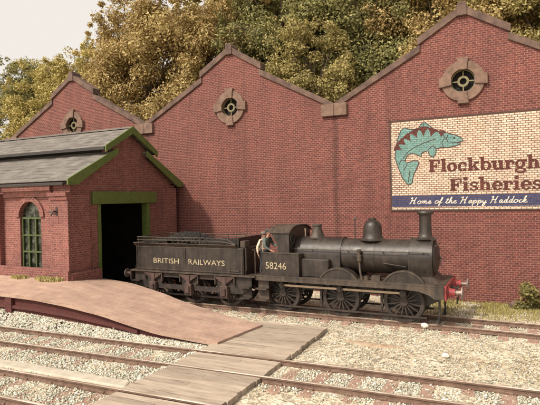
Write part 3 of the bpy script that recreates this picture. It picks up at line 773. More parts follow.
# ------------------------------------------------------------------ ballast: one mass of stones
def in_platform(x, y):
    return (x < 11.0) & (y > -10.02) & (y < np.where(x < 2.3, -7.9, -5.9 - .19 * np.clip(x - 3.5, 0, 8)))
def scatter(n_, x0, x1, y0, y1, smin, smax, keep, z0=0.):
    x = rng.uniform(x0, x1, n_); y = rng.uniform(y0, y1, n_); kk = keep(x, y); x, y = x[kk], y[kk]
    s = smin + (smax - smin) * rng.random(len(x)) ** 2.2
    return x, y, s, np.full(len(x), z0)
def near_rail(x, y):
    d = np.full(len(x), 9.)
    for fn in (t2y, t3y, lambda q: TY + 0 * q):
        for s in (-1, 1): d = np.minimum(d, np.abs(y - (fn(x) + s * (g2 + .042))))
    return d
def common(x, y):
    return ~in_platform(x, y) & ~((x > CX0 - .06) & (x < CX1 + .05) & (y < -6.6)) & (near_rail(x, y) > .1) & ~((y > -13.58) & (y < -13.07) & (x < 10.4) & (rng.random(len(x)) < .93)) & ~((x < 2.7) & (y > -8.1) & (y < 0)) & (((x - 15.2) ** 2 / .9 + (y + 7.6) ** 2 / .08 > 1) | (rng.random(len(x)) < .6))
def bed(x, y):      # shoulders and four-foot of the two near tracks
    d2 = np.abs(y - t2y(x)); d3 = np.abs(y - t3y(x))
    left = (x < CX0 + .1)
    slp = np.abs(((x - (-2 + .3)) / .86 + .5) % 1 - .5) * .86          # distance from a sleeper of the middle track
    slp3 = np.abs(((x - (3 + .3)) / .86 + .5) % 1 - .5) * .86
    cover = rng.random(len(x))
    on2 = (d2 < 1.2) & (slp < .17); on3 = (d3 < 1.2) & (slp3 < .17)
    z = (d2 < g2) | (d3 < g2) | left | (d2 < 1.0)
    return common(x, y) & z & ~((on2 | on3) & (cover > np.where(x < CX0, .22, .08)))
def rough(x, y):    # thin scatter of finer stones elsewhere
    d1 = np.abs(y - TY)
    p = np.where(d1 < 1.4, .75, .42)
    return common(x, y) & (rng.random(len(x)) < p)
parts_ = [scatter(150000, -2, 22, -16.6, -9.5, .012, .046, bed, -.010), scatter(42000, -1, 22.5, -16.6, -9.0, .010, .034, rough, .0), scatter(90000, 3, 22.5, -9.6, -.1, .010, .034, rough, .0),
          scatter(1500, 10.5, 11.0, -13.0, -10.0, .03, .07, lambda x, y: (near_rail(x, y) > .1) & (x < 10.66), .08)]
bx_ = rng.uniform(-2, 10.6, 15000); bt_ = rng.random(15000) ** 1.1
wall_y = np.where(bx_ < 8.5, -9.9, -9.9 + .12 * (bx_ - 8.5)); near_y = np.array([t2y(q) + .8 for q in bx_])
kb_ = rng.random(15000) < .55 + .45 * np.sin(bx_ * 2.1) ** 2
parts_.append(tuple(v[kb_] for v in (bx_, wall_y + (near_y - wall_y) * bt_, .016 + .036 * rng.random(15000), np.clip(.50 - .045 * np.clip(bx_, 0, 11), .03, 1) * (1 - bt_))))
X, Y, S_, Z0 = [np.concatenate([p[i] for p in parts_]) for i in range(4)]
N = len(X)
base = np.array([(1, 0, 0), (-1, 0, 0), (0, 1, 0), (0, -1, 0), (0, 0, 1), (0, 0, -1)], float)
tri = np.array([(0, 2, 4), (2, 1, 4), (1, 3, 4), (3, 0, 4), (2, 0, 5), (1, 2, 5), (3, 1, 5), (0, 3, 5)])
V = base[None] * rng.uniform(.6, 1.25, (N, 6, 1)) + rng.uniform(-.3, .3, (N, 6, 3))
A = rng.uniform(0, 6.283, N); ca, sa = np.cos(A)[:, None], np.sin(A)[:, None]
vx = V[..., 0] * ca - V[..., 1] * sa; vy = V[..., 0] * sa + V[..., 1] * ca
V = np.stack([vx * S_[:, None] + X[:, None], vy * S_[:, None] + Y[:, None], V[..., 2] * S_[:, None] * .75 + (Z0 + S_ * .35)[:, None]], -1).reshape(-1, 3)
T = (tri[None] + (np.arange(N) * 6)[:, None, None]).reshape(-1, 3)
def np_mesh(name, V, T, mat):
    me = bpy.data.meshes.new(name); k_ = T.shape[1]
    me.vertices.add(len(V)); me.vertices.foreach_set('co', V.astype(np.float32).ravel())
    me.loops.add(T.size); me.loops.foreach_set('vertex_index', T.astype(np.int32).ravel())
    me.polygons.add(len(T)); me.polygons.foreach_set('loop_start', np.arange(0, T.size, k_, dtype=np.int32))
    me.update(calc_edges=True); me.validate()
    me.materials.append(M[mat])
    o = bpy.data.objects.new(name, me); COL.objects.link(o); return o
structure(np_mesh('ballast', V, T, 'stone'), 'pale loose stone ballast between and around the tracks', 'gravel', 'stuff')

dm = MB()
ring = []
for j, (rr_, zz) in enumerate(((1.1, -.05), (.8, .012), (.5, .03), (.2, .035))):
    ring += [(15.2 + .95 * rr_ * math.cos(a) * (1 + .18 * math.sin(3 * a) + .1 * math.sin(7 * a)), -7.6 + .27 * rr_ * math.sin(a) * (1 + .15 * math.cos(2 * a)), zz + random.uniform(0, .012)) for a in np.linspace(0, 6.283, 25)[:-1]]
dm.raw(ring, [(j * 24 + i, j * 24 + (i + 1) % 24, (j + 1) * 24 + (i + 1) % 24, (j + 1) * 24 + i) for j in range(3) for i in range(24)] + [tuple(range(72, 96))])
structure(dm.build('dirt_mound', 'dirt', smooth=True), 'low brown patch of dirt on the gravel behind the middle track', 'dirt', 'stuff')

# ------------------------------------------------------------------ weeds, grass and bush
def blades(n_, fx, h0, h1, w, lean=.5):
    vs_, ts = [], []
    for i in range(n_):
        x, y, z = fx(); h = random.uniform(h0, h1); a = random.uniform(0, 6.283); t = random.uniform(0, lean) * h; b = random.uniform(0, 6.283)
        dx, dy = math.cos(a) * w / 2, math.sin(a) * w / 2
        q = len(vs_); vs_ += [(x - dx, y - dy, z), (x + dx, y + dy, z), (x + math.cos(b) * t, y + math.sin(b) * t, z + h)]; ts.append((q, q + 1, q + 2))
    return np.array(vs_), np.array(ts)
def grass_pt():
    while True:
        if random.random() < .16:
            x = random.uniform(16.5, 22); y = random.uniform(-9.2, -3.2)
            if random.random() < max(0, (x - 16.5) / 4) * (.3 + .7 * math.sin(x * 2.2) ** 2 * math.sin(y * 1.7 + 1) ** 2): return x, y, -.02
            continue
        x = random.uniform(15.5, 23); y = random.uniform(-3.3, -.02)
        p = (.15 + .85 * max(0, 1 - abs(y + .5) / 2.2)) * (.45 + .55 * math.sin(x * 3.1 + 1) * math.sin(y * 2.7) ** 2 + .3 * (x > 18))
        if random.random() < p: return x, y, -.01
v_, t_ = blades(16000, grass_pt, .03, .15, .03)
far_ = np.repeat(v_.reshape(-1, 3, 3)[:, :, 1].mean(1) < -3.35, 3); v_[far_, 2] = -.02 + (v_[far_, 2] + .02) * .38
structure(np_mesh('grass', v_, t_, 'grass'), 'straggly yellow green grass along the foot of the factory wall', 'grass', 'stuff')
def tuft(cx_, cy_, cz_, r, n_, label, h=.2):
    def fx():
        a = random.uniform(0, 6.283); q = r * math.sqrt(random.random()); return cx_ + math.cos(a) * q, cy_ + math.sin(a) * q * .45, cz_
    v, t = blades(n_, fx, .10, h, .05, .8)
    o = np_mesh('weed_tuft', v - np.array([cx_, cy_, cz_]), t, 'weed'); o.location = (cx_, cy_, cz_)
    tag(o, label, 'weeds', 'weeds at the foot of the shed wall')
tuft(-.25, -8.15, 1.30, .5, 700, 'pale yellow weeds growing below the arched shed window')
tuft(1.55, -8.12, 1.34, .75, 900, 'pale yellow weed clump growing at the corner of the shed', .19)

def rand_dirs(n_):
    d = rng.normal(size=(n_, 3)); return d / np.linalg.norm(d, axis=1)[:, None]
def leaf_cloud(centres, radii, per, size, jitter=.35, flat=.8):
    """leaf quads spread through overlapping clumps"""
    cs_, rs_ = np.array(centres), np.array(radii)
    idx = np.repeat(np.arange(len(cs_)), per); n_ = len(idx)
    d = rand_dirs(n_); rad = rng.random(n_) ** .45
    P = cs_[idx] + d * (rs_[idx] * rad)[:, None] * np.array([1, 1, flat])
    nrm = d * .7 + rand_dirs(n_) * .8 + np.array([0, -.15, .35]); nrm /= np.linalg.norm(nrm, axis=1)[:, None]
    t = np.cross(nrm, rand_dirs(n_)); t /= np.linalg.norm(t, axis=1)[:, None]; b = np.cross(nrm, t)
    s = size * rng.uniform(.55, 1.3, n_)[:, None]
    q = np.stack([P - t * s, P + b * s * .55 + nrm * s * .12, P + t * s, P - b * s * .55 + nrm * s * .12], 1).reshape(-1, 3)
    return q, np.arange(n_ * 4).reshape(-1, 4)

def tree(name, label, cx_, cy_, h, spread, mat, nclump, per, leaf, zlo=.3, seed=1, sprig=0, depth=.7):
    """a tapered trunk, limbs to the clumps, and leaves spread through ragged clumps and stray twigs"""
    rd = random.Random(seed)
    t = thing(name, label, 'tree', (cx_, cy_, 0), 'trees behind the factory')
    cl, rr_, pp = [], [], []
    zc = h * (zlo + 1) / 2; hz = h * (1 - zlo) / 2
    for i in range(nclump):
        while True:
            u, v, w = rd.uniform(-1, 1), rd.uniform(-1, 1), rd.uniform(-1, 1)
            d2 = abs(u) ** 2.6 + v * v + abs(w) ** 2.6
            if d2 < 1 and d2 > rd.random() * .45: break
        r = spread * rd.uniform(.12, .30)
        cl.append((cx_ + u * (spread - r * .5), cy_ + v * (spread - r) * depth, zc + w * (hz - r * .6))); rr_.append(r); pp.append(int(per * (r / spread / .24) ** 2))
    for i in range(nclump):                       # stray sprays round the outline
        u, w = rd.uniform(-1, 1), rd.uniform(-.2, 1); k_ = 1 / max(.2, (abs(u) ** 2.6 + abs(w) ** 2.6) ** (1 / 2.6))
        r = rd.uniform(.25, .6)
        cl.append((cx_ + u * k_ * spread * rd.uniform(.82, .97), cy_ + rd.uniform(-.5, .3) * spread, zc + w * k_ * hz * rd.uniform(.88, .99))); rr_.append(r); pp.append(int(per * .10 * rd.uniform(.4, 1.3)))
    twigs = []
    for i in range(sprig):
        a = rd.uniform(-.5, .5); L_ = rd.uniform(1.2, 3.0)
        b0 = Vector((cx_ + rd.uniform(-.5, .5), cy_, h - .6)); e0 = b0 + Vector((math.sin(a) * L_, rd.uniform(-.3, .3), math.cos(a) * L_ * .9)); twigs.append((b0, e0))
        for k_ in range(5):
            q = b0.lerp(e0, .3 + .7 * k_ / 4); cl.append((q.x + rd.uniform(-.25, .25), q.y, q.z)); rr_.append(rd.uniform(.2, .42) * (1.1 - .1 * k_)); pp.append(int(per * .05))
    trk = MB()
    zt = h * .55
    trk.tube([(cx_, cy_, -.1), (cx_ + .1, cy_, zt * .4), (cx_ - .1, cy_ + .1, zt), (cx_, cy_, h * .85)], [h * .018, h * .014, h * .009, h * .003], 8)
    for c, r in list(zip(cl, rr_))[:nclump:2]:
        z0 = min(zt * 1.3, max(h * .2, c[2] * .62)); mid = ((cx_ + c[0]) / 2, (cy_ + c[1]) / 2, (z0 + c[2]) / 2 + .4)
        trk.tube([(cx_, cy_, z0), mid, c], [h * .005, h * .0035, h * .001], 5)
    for b0, e0 in twigs: trk.tube([b0 - Vector((0, 0, 1)), b0, e0], [.05, .04, .012], 5)
    trk.build('trunk', 'bark', t, smooth=True)
    q, f = leaf_cloud(cl, rr_, np.array(pp), leaf)
    o = np_mesh('crown', q - np.array([cx_, cy_, 0]), f, mat); o.parent = t
    return t

TREES = [
 ('leafy_tree', 'dense green tree at the far left end of the tree line', -28.2, 13, 19.8, 5.0, 'leaf_green', 80, 640, .115, .35, 1, 0),
 ('leafy_tree', 'low pale yellow tree left of the small gable', -22.0, 12, 18.3, 4.9, 'leaf_yellow', 90, 560, .115, .38, 2, 0),
 ('leafy_tree', 'yellow tree with thin sprig rising above the small gable', -17.0, 12, 18.7, 4.6, 'leaf_yellow', 90, 560, .115, .38, 3, 7),
 ('leafy_tree', 'broad golden brown tree left of the middle gable', -8.5, 11, 22.2, 6.0, 'leaf_gold', 150, 700, .12, .35, 4, 0),
 ('leafy_tree', 'tall golden tree rising behind the middle gable', -1.4, 12.5, 22.3, 5.6, 'leaf_gold', 120, 700, .12, .35, 5, 0),
 ('leafy_tree', 'dark green tree right of the middle gable', 3.6, 11.5, 22.6, 4.8, 'leaf_green', 130, 700, .115, .35, 6, 0),
 ('leafy_tree', 'slender pale olive tree seen in the dip between gables', 7.0, 8.6, 16.4, 3.2, 'leaf_olive', 90, 420, .09, .45, 7, 0),
 ('leafy_tree', 'wide dark green tree behind the slender olive tree', 9.8, 12.5, 22.4, 5.8, 'leaf_green', 150, 700, .115, .35, 8, 0),
 ('leafy_tree', 'golden tree behind the right hand gable peak', 15.6, 11.5, 20.6, 5.2, 'leaf_gold', 120, 700, .11, .4, 9, 0),
 ('leafy_tree', 'yellow green tree at the far right end of the tree line', 22.0, 11.0, 20.2, 5.4, 'leaf_olive', 120, 700, .11, .4, 10, 0),
 ('leafy_tree', 'tall olive tree in the second row behind the golden trees', -5.2, 18.0, 24.2, 6.6, 'leaf_olive', 110, 600, .16, .3, 11, 0),
 ('leafy_tree', 'tall dark tree in the second row behind the green trees', 5.6, 18.5, 26.0, 7.4, 'leaf_green', 130, 600, .16, .3, 12, 0),
 ('leafy_tree', 'tall dark tree in the second row behind the right hand gable', 15.6, 18.0, 25.0, 7.0, 'leaf_green', 120, 600, .16, .3, 13, 0),
]
for nm, lb_, x, y, h, sp, mt, nc, per, lf, zlo, sd, spg in TREES:
    tree(nm, lb_, x, y, h, sp, mt, nc, per, lf, zlo, sd, sprig=spg)

bs = thing('bush', 'scrubby yellow green bush against the factory wall at the far right', 'bush', (20.5, -.7, 0))
cl = [(20.0 + random.uniform(-.5, 2.0), -.75 + random.uniform(-.4, .4), random.uniform(.2, 1.25)) for _ in range(34)] + [(19.5, -.8, .2), (19.2, -.75, .15)]
q, f = leaf_cloud(cl, [random.uniform(.2, .36) for _ in cl], 120, .075)
o = np_mesh('foliage', q - np.array([20.5, -.7, 0]), f, 'leaf_bush'); o.parent = bs
stm = MB()
for c in cl[::2]: stm.tube([(20.5 + random.uniform(-.3, .3), -.7, 0), ((20.5 + c[0]) / 2, -.72, c[2] * .6), c], [.025, .018, .006], 5)
stm.build('stem', 'bark', bs)

# ------------------------------------------------------------------ locomotive
LX, LY = 13.5, TY
loco = thing('steam_locomotive', 'weathered black six wheeled steam locomotive with tall chimney and red buffer beam', 'locomotive', (LX, LY, RT))
def side(s, d): return LY + s * d
AX = [10.95, 13.32, 15.62]; WR = .71; AZ = RT + WR
fr = MB()
for s in (-1, 1): fr.prism([(9.95, .78), (10.3, .70), (11.6, .70), (11.8, 1.05), (12.5, 1.05), (12.75, .70), (13.95, .70), (14.2, 1.05), (14.8, 1.05), (15.0, .70), (16.25, .70), (16.95, 1.05), (16.95, 1.5), (9.95, 1.5)], side(s, .5), side(s, .54))
fr.box(9.95, 10.0, side(-1, .49), side(1, .49), .8, 1.5).box(12.2, 12.24, side(-1, .49), side(1, .49), 1.1, 1.5).box(14.5, 14.54, side(-1, .49), side(1, .49), 1.1, 1.5)
fr.build('frame', 'black_iron', loco)
MB().box(9.98, 17.05, side(-1, 1.2), side(1, 1.2), 1.55, 1.605).build('footplate', 'loco_dust', loco)
for s in (-1, 1):
    MB().prism([(9.98, 1.55), (9.98, 1.40), (15.7, 1.40), (16.2, 1.37), (16.55, 1.26), (16.72, 1.14), (17.03, 1.14), (17.03, 1.55)], side(s, 1.16), side(s, 1.19)).build('valance', 'loco_dust', loco)
    for a0, a1 in ((10.0, 10.5),):
        stp = MB().box(a0, a1, side(s, 1.02), side(s, 1.28), .62, .66).box(a0, a1, side(s, 1.02), side(s, 1.28), 1.05, 1.09).box(a0 + .02, a1 - .02, side(s, .98), side(s, 1.02), .6, 1.5)
        stp.build('step', 'loco_dust', loco)
bb = MB().box(17.05, 17.11, side(-1, 1.26), side(1, 1.26), 1.12, 1.60).build('buffer_beam', 'buffer_red', loco, bevel=.01)
for s in (-1, 1):
    y = side(s, .92)
    bf = MB().lathe([(0, .19), (.03, .19), (.05, .15), (.24, .12)], (17.11, y, 1.36), (1, 0, 0), 16).build('buffer', 'buffer_red', loco, smooth=True)
    MB().lathe([(0, .075), (.18, .075), (.19, .2), (.225, .21), (.25, .17)], (17.35, y, 1.36), (1, 0, 0), 18).build('buffer_head', 'buffer_steel', bf, smooth=True)
hk = MB().box(17.11, 17.14, LY - .12, LY + .12, 1.25, 1.48).tube([(17.14, LY, 1.38), (17.3, LY, 1.36), (17.36, LY, 1.42), (17.32, LY, 1.48)], .035)
for i in range(3): hk.tube([(17.3 + .04 * (i % 2), LY + .05 * math.cos(a), 1.25 - .17 * i + .1 * math.sin(a)) for a in np.linspace(0, 6.283, 9)], .02)
hk.build('coupling_hook', 'black_iron', loco)
for s in (-1, 1):
    MB().box(16.78, 16.84, side(s, .62), side(s, .74), .24, 1.3).prism([(16.70, .24), (16.84, .24), (16.84, .45), (16.78, .45)], side(s, .62), side(s, .74)).build('guard_iron', 'black_iron', loco)

def wheel(x, s, parent, r, nsp, crank=None, az=None):
    az = az if az is not None else RT + r
    y = side(s, .66)
    hub = MB()
    hub.cyl((x, y - .075 * 1, az), (x, y + .075, az), .14 if r > .65 else .1, n=16)
    for k in range(nsp):
        a = 2 * math.pi * (k + .5) / nsp
        hub.bar((x + .1 * math.cos(a), y, az + .1 * math.sin(a)), (x + (r - .1) * math.cos(a), y, az + (r - .1) * math.sin(a)), .05, .045, (0, 1, 0))
    if crank:
        hub.bar((x, y + s * .06, az), (x, y + s * .06, az + crank), .2, .07, (0, 1, 0)); hub.cyl((x, y + s * .02, az + crank), (x, y + s * .1, az + crank), .1, n=12)
    w = hub.build('wheel', 'wheel_grime', parent)
    ty = MB()
    n_ = 36; prof = [(r - .13, -.06), (r - .005, -.06), (r, -.0), (r, .05), (r + .03, .055), (r + .03, .075), (r - .13, .075)]
    vv = []
    for i in range(n_):
        a = 2 * math.pi * i / n_
        for rad, d in prof: vv.append((x + rad * math.cos(a), y - s * d, az + rad * math.sin(a)))
    q_ = len(prof)
    ty.raw(vv, [(i * q_ + j, ((i + 1) % n_) * q_ + j, ((i + 1) % n_) * q_ + (j + 1) % q_, i * q_ + (j + 1) % q_) for i in range(n_) for j in range(q_)])
    ty.build('tyre', 'wheel_grime', w, smooth=True)
    return w
CR = .32
for x in AX:
    for s in (-1, 1):
        ls = MB()
        for i in range(5): ls.box(x - .55 + .1 * i, x + .55 - .1 * i, min(side(s, .44), side(s, .52)), max(side(s, .44), side(s, .52)), .62 - .045 * i, .66 - .045 * i)
        for u in (-.52, .52): ls.box(x + u - .03, x + u + .03, min(side(s, .45), side(s, .51)), max(side(s, .45), side(s, .51)), .58, .86)
        ls.build('leaf_spring', 'wheel_grime', loco)
for x in AX:
    for s in (-1, 1): wheel(x, s, loco, WR, 16, CR)
    MB().cyl((x, side(-1, .6), AZ), (x, side(1, .6), AZ), .09).build('axle', 'black_iron', loco)
for s in (-1, 1):
    y = side(s, .80); z = AZ + CR
    rd_ = MB()
    for a, b in zip(AX, AX[1:]): rd_.bar((a, y, z), (b, y, z), .05, .085)
    rd_.build('coupling_rod', 'rod_metal', loco, bevel=.01)
    for x in AX:
        MB().cyl((x, side(s, .755), z), (x, side(s, .865), z), .115, n=14).cyl((x, side(s, .85), z), (x, side(s, .90), z), .055, n=10).build('rod_boss', 'loco_dust', loco)
    # brake gear: hangers, blocks and pull rod
    for x in AX:
        bx = x - WR - .09
        MB().bar((bx, side(s, .66), .45), (bx + .06, side(s, .66), 1.4), .05, .06).prism([(bx - .02, .62), (bx + .07, .62), (bx + .05, .88), (bx + .09, 1.08), (bx - .02, 1.08)], side(s, .6), side(s, .72)).build('brake_hanger', 'wheel_grime', loco)
    MB().bar((10.3, side(s, .78), .40), (16.4, side(s, .78), .40), .035, .06).build('brake_rod', 'wheel_grime', loco)
    for a, b in ((11.85, 12.55), (14.25, 14.9), (16.4, 16.7)):
        MB().bar((a, side(s, .57), 1.25), (b, side(s, .57), 1.25), .05, .1).bar((a + .35, side(s, .6), .5), (a + .35, side(s, .6), 1.5), .05, .07).build('spring_hanger', 'wheel_grime', loco)
# splashers
for x, r, zc in ((13.32, .83, 1.17), (15.68, .80, 1.21)):
    for s in (-1, 1):
        a0 = math.degrees(math.asin((1.605 - zc) / r))
        pl_ = arc(x, zc, r - .02, a0, 180 - a0, 18)
        sp = MB().prism(pl_, side(s, .5), side(s, .99)).build('splasher', 'loco_black', loco, smooth=30)
        o_, i_ = arc(x, zc, r + .012, a0, 180 - a0, 22), arc(x, zc, r - .045, a0 + 1, 179 - a0, 22)
        MB().prism(o_ + i_[::-1], side(s, .90), side(s, 1.02)).build('beading', 'loco_dust', sp, smooth=30)
# boiler, firebox, smokebox
BZ = 2.38
bo = MB().lathe([(0, .63), (2.55, .63)], (13.28, LY, BZ), (1, 0, 0), 40).build('boiler', 'loco_black', loco, smooth=True)
for x in (13.3, 14.5, 15.72): MB().lathe([(0, .63), (0, .643), (.05, .643), (.05, .63)], (x, LY, BZ), (1, 0, 0), 40, cap=False).build('boiler_band', 'loco_black', bo, smooth=30)
fb = [(-.68, 1.605), (-.68, BZ)] + [(-.68 * math.cos(a), BZ + .68 * math.sin(a)) for a in np.linspace(0, math.pi, 22)][1:-1] + [(.68, BZ), (.68, 1.605)]
MB().prism([(LY + a, b) for a, b in fb], 11.42, 13.3, 'x').build('firebox', 'loco_black', loco, smooth=30)
for s in (-1, 1): MB().box(11.84, 12.95, min(side(s, .98), side(s, .7)), max(side(s, .98), side(s, .7)), 1.606, 2.28).build('sandbox', 'loco_black', loco, bevel=.03)
sk = [(-.66, 1.606), (-.60, 1.75), (-.66, 2.0), (-.70, BZ)] + [(-.70 * math.cos(a), BZ + .70 * math.sin(a)) for a in np.linspace(0, math.pi, 22)][1:-1] + [(.70, BZ), (.66, 2.0), (.60, 1.75), (.66, 1.606)]
sb = MB().prism([(LY + a, b) for a, b in sk], 15.78, 16.58, 'x')
rv = sb; rv.mi = 1
for xx in (15.81, 16.54):
    for a in np.linspace(-.15, math.pi + .15, 34):
        p = Vector((xx, LY - .70 * math.cos(a), BZ + .70 * math.sin(a))); d = Vector((0, -math.cos(a), math.sin(a)))
        rv.lathe([(0, .021), (.014, .016)], p, d, 6)
for zz in np.linspace(1.72, 2.3, 9):
    for s in (-1, 1): rv.lathe([(0, .016), (.014, .012)], (15.81, side(s, .685 if zz > 2 else .655), zz), (0, s, 0), 6)
sb = sb.build('smokebox', ['loco_black', 'loco_dust'], loco, smooth=30)
MB().prism([(15.70, 1.606), (16.8, 1.606), (16.60, 1.78), (15.78, 1.78)], side(-1, .72), side(1, .72)).build('saddle', 'loco_dust', sb)

dr = MB().lathe([(0, .60), (.03, .6), (.045, .55), (.09, .45), (.13, .3), (.15, .1), (.15, .01)], (16.58, LY, BZ), (1, 0, 0), 32).build('smokebox_door', 'loco_black', sb, smooth=True)
dh = MB().cyl((16.72, LY, BZ), (16.82, LY, BZ), .035).bar((16.80, LY, BZ), (16.80, LY + .2, BZ + .1), .025, .03).bar((16.78, LY, BZ), (16.78, LY - .06, BZ - .22), .025, .03)
for dz in (-.25, .25): dh.bar((16.68, LY + .1, BZ + dz), (16.66, LY + .56, BZ + dz), .02, .05, (1, 0, 0))
dh.cyl((16.63, LY + .58, BZ - .35), (16.63, LY + .58, BZ + .35), .025)
dh.tube([(16.66, LY - .5, BZ + .45), (16.72, LY - .4, BZ + .5), (16.72, LY + .4, BZ + .5), (16.66, LY + .5, BZ + .45)], .018)
dh.build('door_handle', 'loco_dust', dr)
MB().lathe([(0, .40), (.04, .33), (.10, .25), (.2, .215), (.7, .205), (.88, .215), (.89, .27), (.95, .29), (1.0, .27), (1.03, .23), (1.03, .17), (.8, .16)], (16.27, LY, 3.03), (0, 0, 1), 28, cap=False).build('chimney', 'loco_black', loco, smooth=35)
MB().lathe([(0, .50), (.05, .42), (.12, .365), (.3, .345), (.52, .335), (.64, .29), (.72, .21), (.75, .14), (.76, .14), (.82, .14), (.83, .05)], (14.36, LY, 2.96), (0, 0, 1), 28).build('dome', 'loco_black', loco, smooth=35)
MB().lathe([(0, .36), (.04, .30), (.1, .265), (.40, .17), (.48, .17), (.49, .2), (.54, .2), (.55, .16), (.5, .1)], (12.15, LY, 3.0), (0, 0, 1), 24).build('safety_valve_cover', 'loco_dust', loco, smooth=35)
for s in (-1, 1):
    hr = MB().tube([(11.4, side(s, .74), 2.62), (16.5, side(s, .74), 2.62)], .017)
    for x in (12.2, 13.6, 14.9, 16.3): hr.cyl((x, side(s, .6), 2.60), (x, side(s, .745), 2.62), .022, n=8)
    hr.build('handrail', 'loco_dust', loco)
    cv = MB().lathe([(0, .04), (.08, .06), (.1, .095), (.3, .095), (.32, .06), (.42, .06), (.44, .085), (.5, .085), (.52, .04)], (14.05, side(s, .72), 2.16), (0, 0, 1), 12)
    cv.tube([(14.05, side(s, .72), 2.2), (14.08, side(s, .76), 1.9), (14.16, side(s, .80), 1.56)], .04, 8).cyl((14.05, side(s, .5), 2.4), (14.05, side(s, .72), 2.4), .06)
    cv.build('clack_valve', 'loco_dust', loco, smooth=35)
MB().box(14.55, 14.85, side(-1, .95), side(-1, .72), 1.606, 1.78).lathe([(0, .09), (.14, .09)], (14.35, side(-1, .85), 1.606), (0, 0, 1), 12).build('lubricator', 'loco_dust', loco)
MB().tube([(14.9, side(-1, .63), 2.2), (15.7, side(-1, .66), 2.1)], .018).build('pipe', 'loco_dust', loco)
# cab
CY = 1.14
for s in (-1, 1):
    MB().prism([(10.26, 1.606), (11.83, 1.606), (11.83, 2.46), (10.26, 2.46)], side(s, CY), side(s, CY - .04)).build('cab_side_sheet', 'loco_black', loco)
    bd = MB().box(10.22, 11.85, side(s, CY + .025) if s < 0 else side(s, CY - .06), side(s, CY - .06) if s < 0 else side(s, CY + .025), 2.462, 2.51)
    bd.box(11.79, 11.83, side(s, CY - .04) if s < 0 else LY + .68, LY - .68 if s < 0 else side(s, CY - .04), 1.606, 2.46)
    bd.build('cab_beading', 'loco_dust', loco)
    up = [(11.40, 2.51), (11.40, 3.27), (10.62, 3.27), (10.72, 3.12), (10.86, 2.86), (10.92, 2.51)]
    MB().prism(up, side(s, 1.06), side(s, 1.02)).build('cab_upper_side', 'loco_black', loco)
def roof_arc(n_=18, dz=0.):
    return [(LY + u * 1.12, 3.25 + dz + .25 * (1 - abs(u) ** 3.2)) for u in np.linspace(-1, 1, n_)]
fp = [(LY - 1.04, 2.46), (LY + 1.04, 2.46), (LY + 1.04, 3.26)] + [(LY + u * 1.04, 3.24 + .24 * (1 - abs(u) ** 3.2)) for u in np.linspace(1, -1, 14)][1:-1] + [(LY - 1.04, 3.26)]
win = [[(LY + s * .74 + .19 * math.cos(a), 3.02 + .17 * math.sin(a)) for a in np.linspace(0, 6.283, 17)[:-1]] for s in (-1, 1)]
MB().holed([fp] + win, 11.36, 11.40, 'x').build('spectacle_plate', 'loco_black', loco)
for lp in win:
    c_ = (sum(p[0] for p in lp) / 16, sum(p[1] for p in lp) / 16)
    MB().prism(lp, 11.375, 11.385, 'x').build('cab_window', 'glass', loco)
    MB().holed([[(c_[0] + (p[0] - c_[0]) * 1.18, c_[1] + (p[1] - c_[1]) * 1.18) for p in lp], lp], 11.402, 11.42, 'x').build('spectacle_ring', 'loco_dust', loco)
a_, b_ = roof_arc(), roof_arc(dz=.035)
MB().prism(b_ + a_[::-1], 10.52, 11.46, 'x').build('cab_roof', 'loco_dust', loco, smooth=30)
bh = MB().prism([(LY + a * .93, b) for a, b in fb], 11.28, 11.35, 'x')
for _ in range(7): bh.cyl((11.2, LY + random.uniform(-.5, .5), random.uniform(2.2, 2.9)), (11.28, LY + random.uniform(-.5, .5), random.uniform(2.2, 2.9)), .03, n=8)
bh.box(10.3, 11.3, LY - 1.0, LY + 1.0, 1.606, 1.63)
bh.build('backhead', 'black_iron', loco)
wh = MB().cyl((11.55, LY + .2, 3.05), (11.55, LY + .2, 3.35), .03, n=8).build('whistle', 'rod_metal', loco)
for s in (-1, 1): MB().cyl((10.29, side(s, CY - .05), 1.62), (10.29, side(s, CY - .05), 2.9), .018, n=8).build('cab_handrail', 'rod_metal', loco)

def text_mesh(txt, x0, x1, z0, h, y, name, parent, mat):
    """plain sans lettering on a plane facing -y"""
    cu_ = bpy.data.curves.new('text', 'FONT'); cu_.body = txt; cu_.fill_mode = 'FRONT'; cu_.resolution_u = 3; cu_.offset = .0
    to = bpy.data.objects.new('text', cu_); COL.objects.link(to)
    bpy.context.view_layer.update()
    me = bpy.data.meshes.new_from_object(to.evaluated_get(bpy.context.evaluated_depsgraph_get()))
    bpy.data.objects.remove(to)
    v = np.array([q.co for q in me.vertices]); lo, hi = v.min(0), v.max(0)
    off = parent.location
    for q in me.vertices:
        q.co = (x0 + (q.co.x - lo[0]) / (hi[0] - lo[0]) * (x1 - x0) - off.x, y - off.y, z0 + (q.co.y - lo[1]) / (hi[1] - lo[1]) * h - off.z)
    me.materials.clear(); me.materials.append(M[mat])
    o = bpy.data.objects.new(name, me); COL.objects.link(o); o.parent = parent
    return o
text_mesh('58246', 10.42, 11.30, 1.86, .26, side(-1, CY + .004), 'number', loco, 'letter_gold')
loco.rotation_euler.z = R(-1.0)

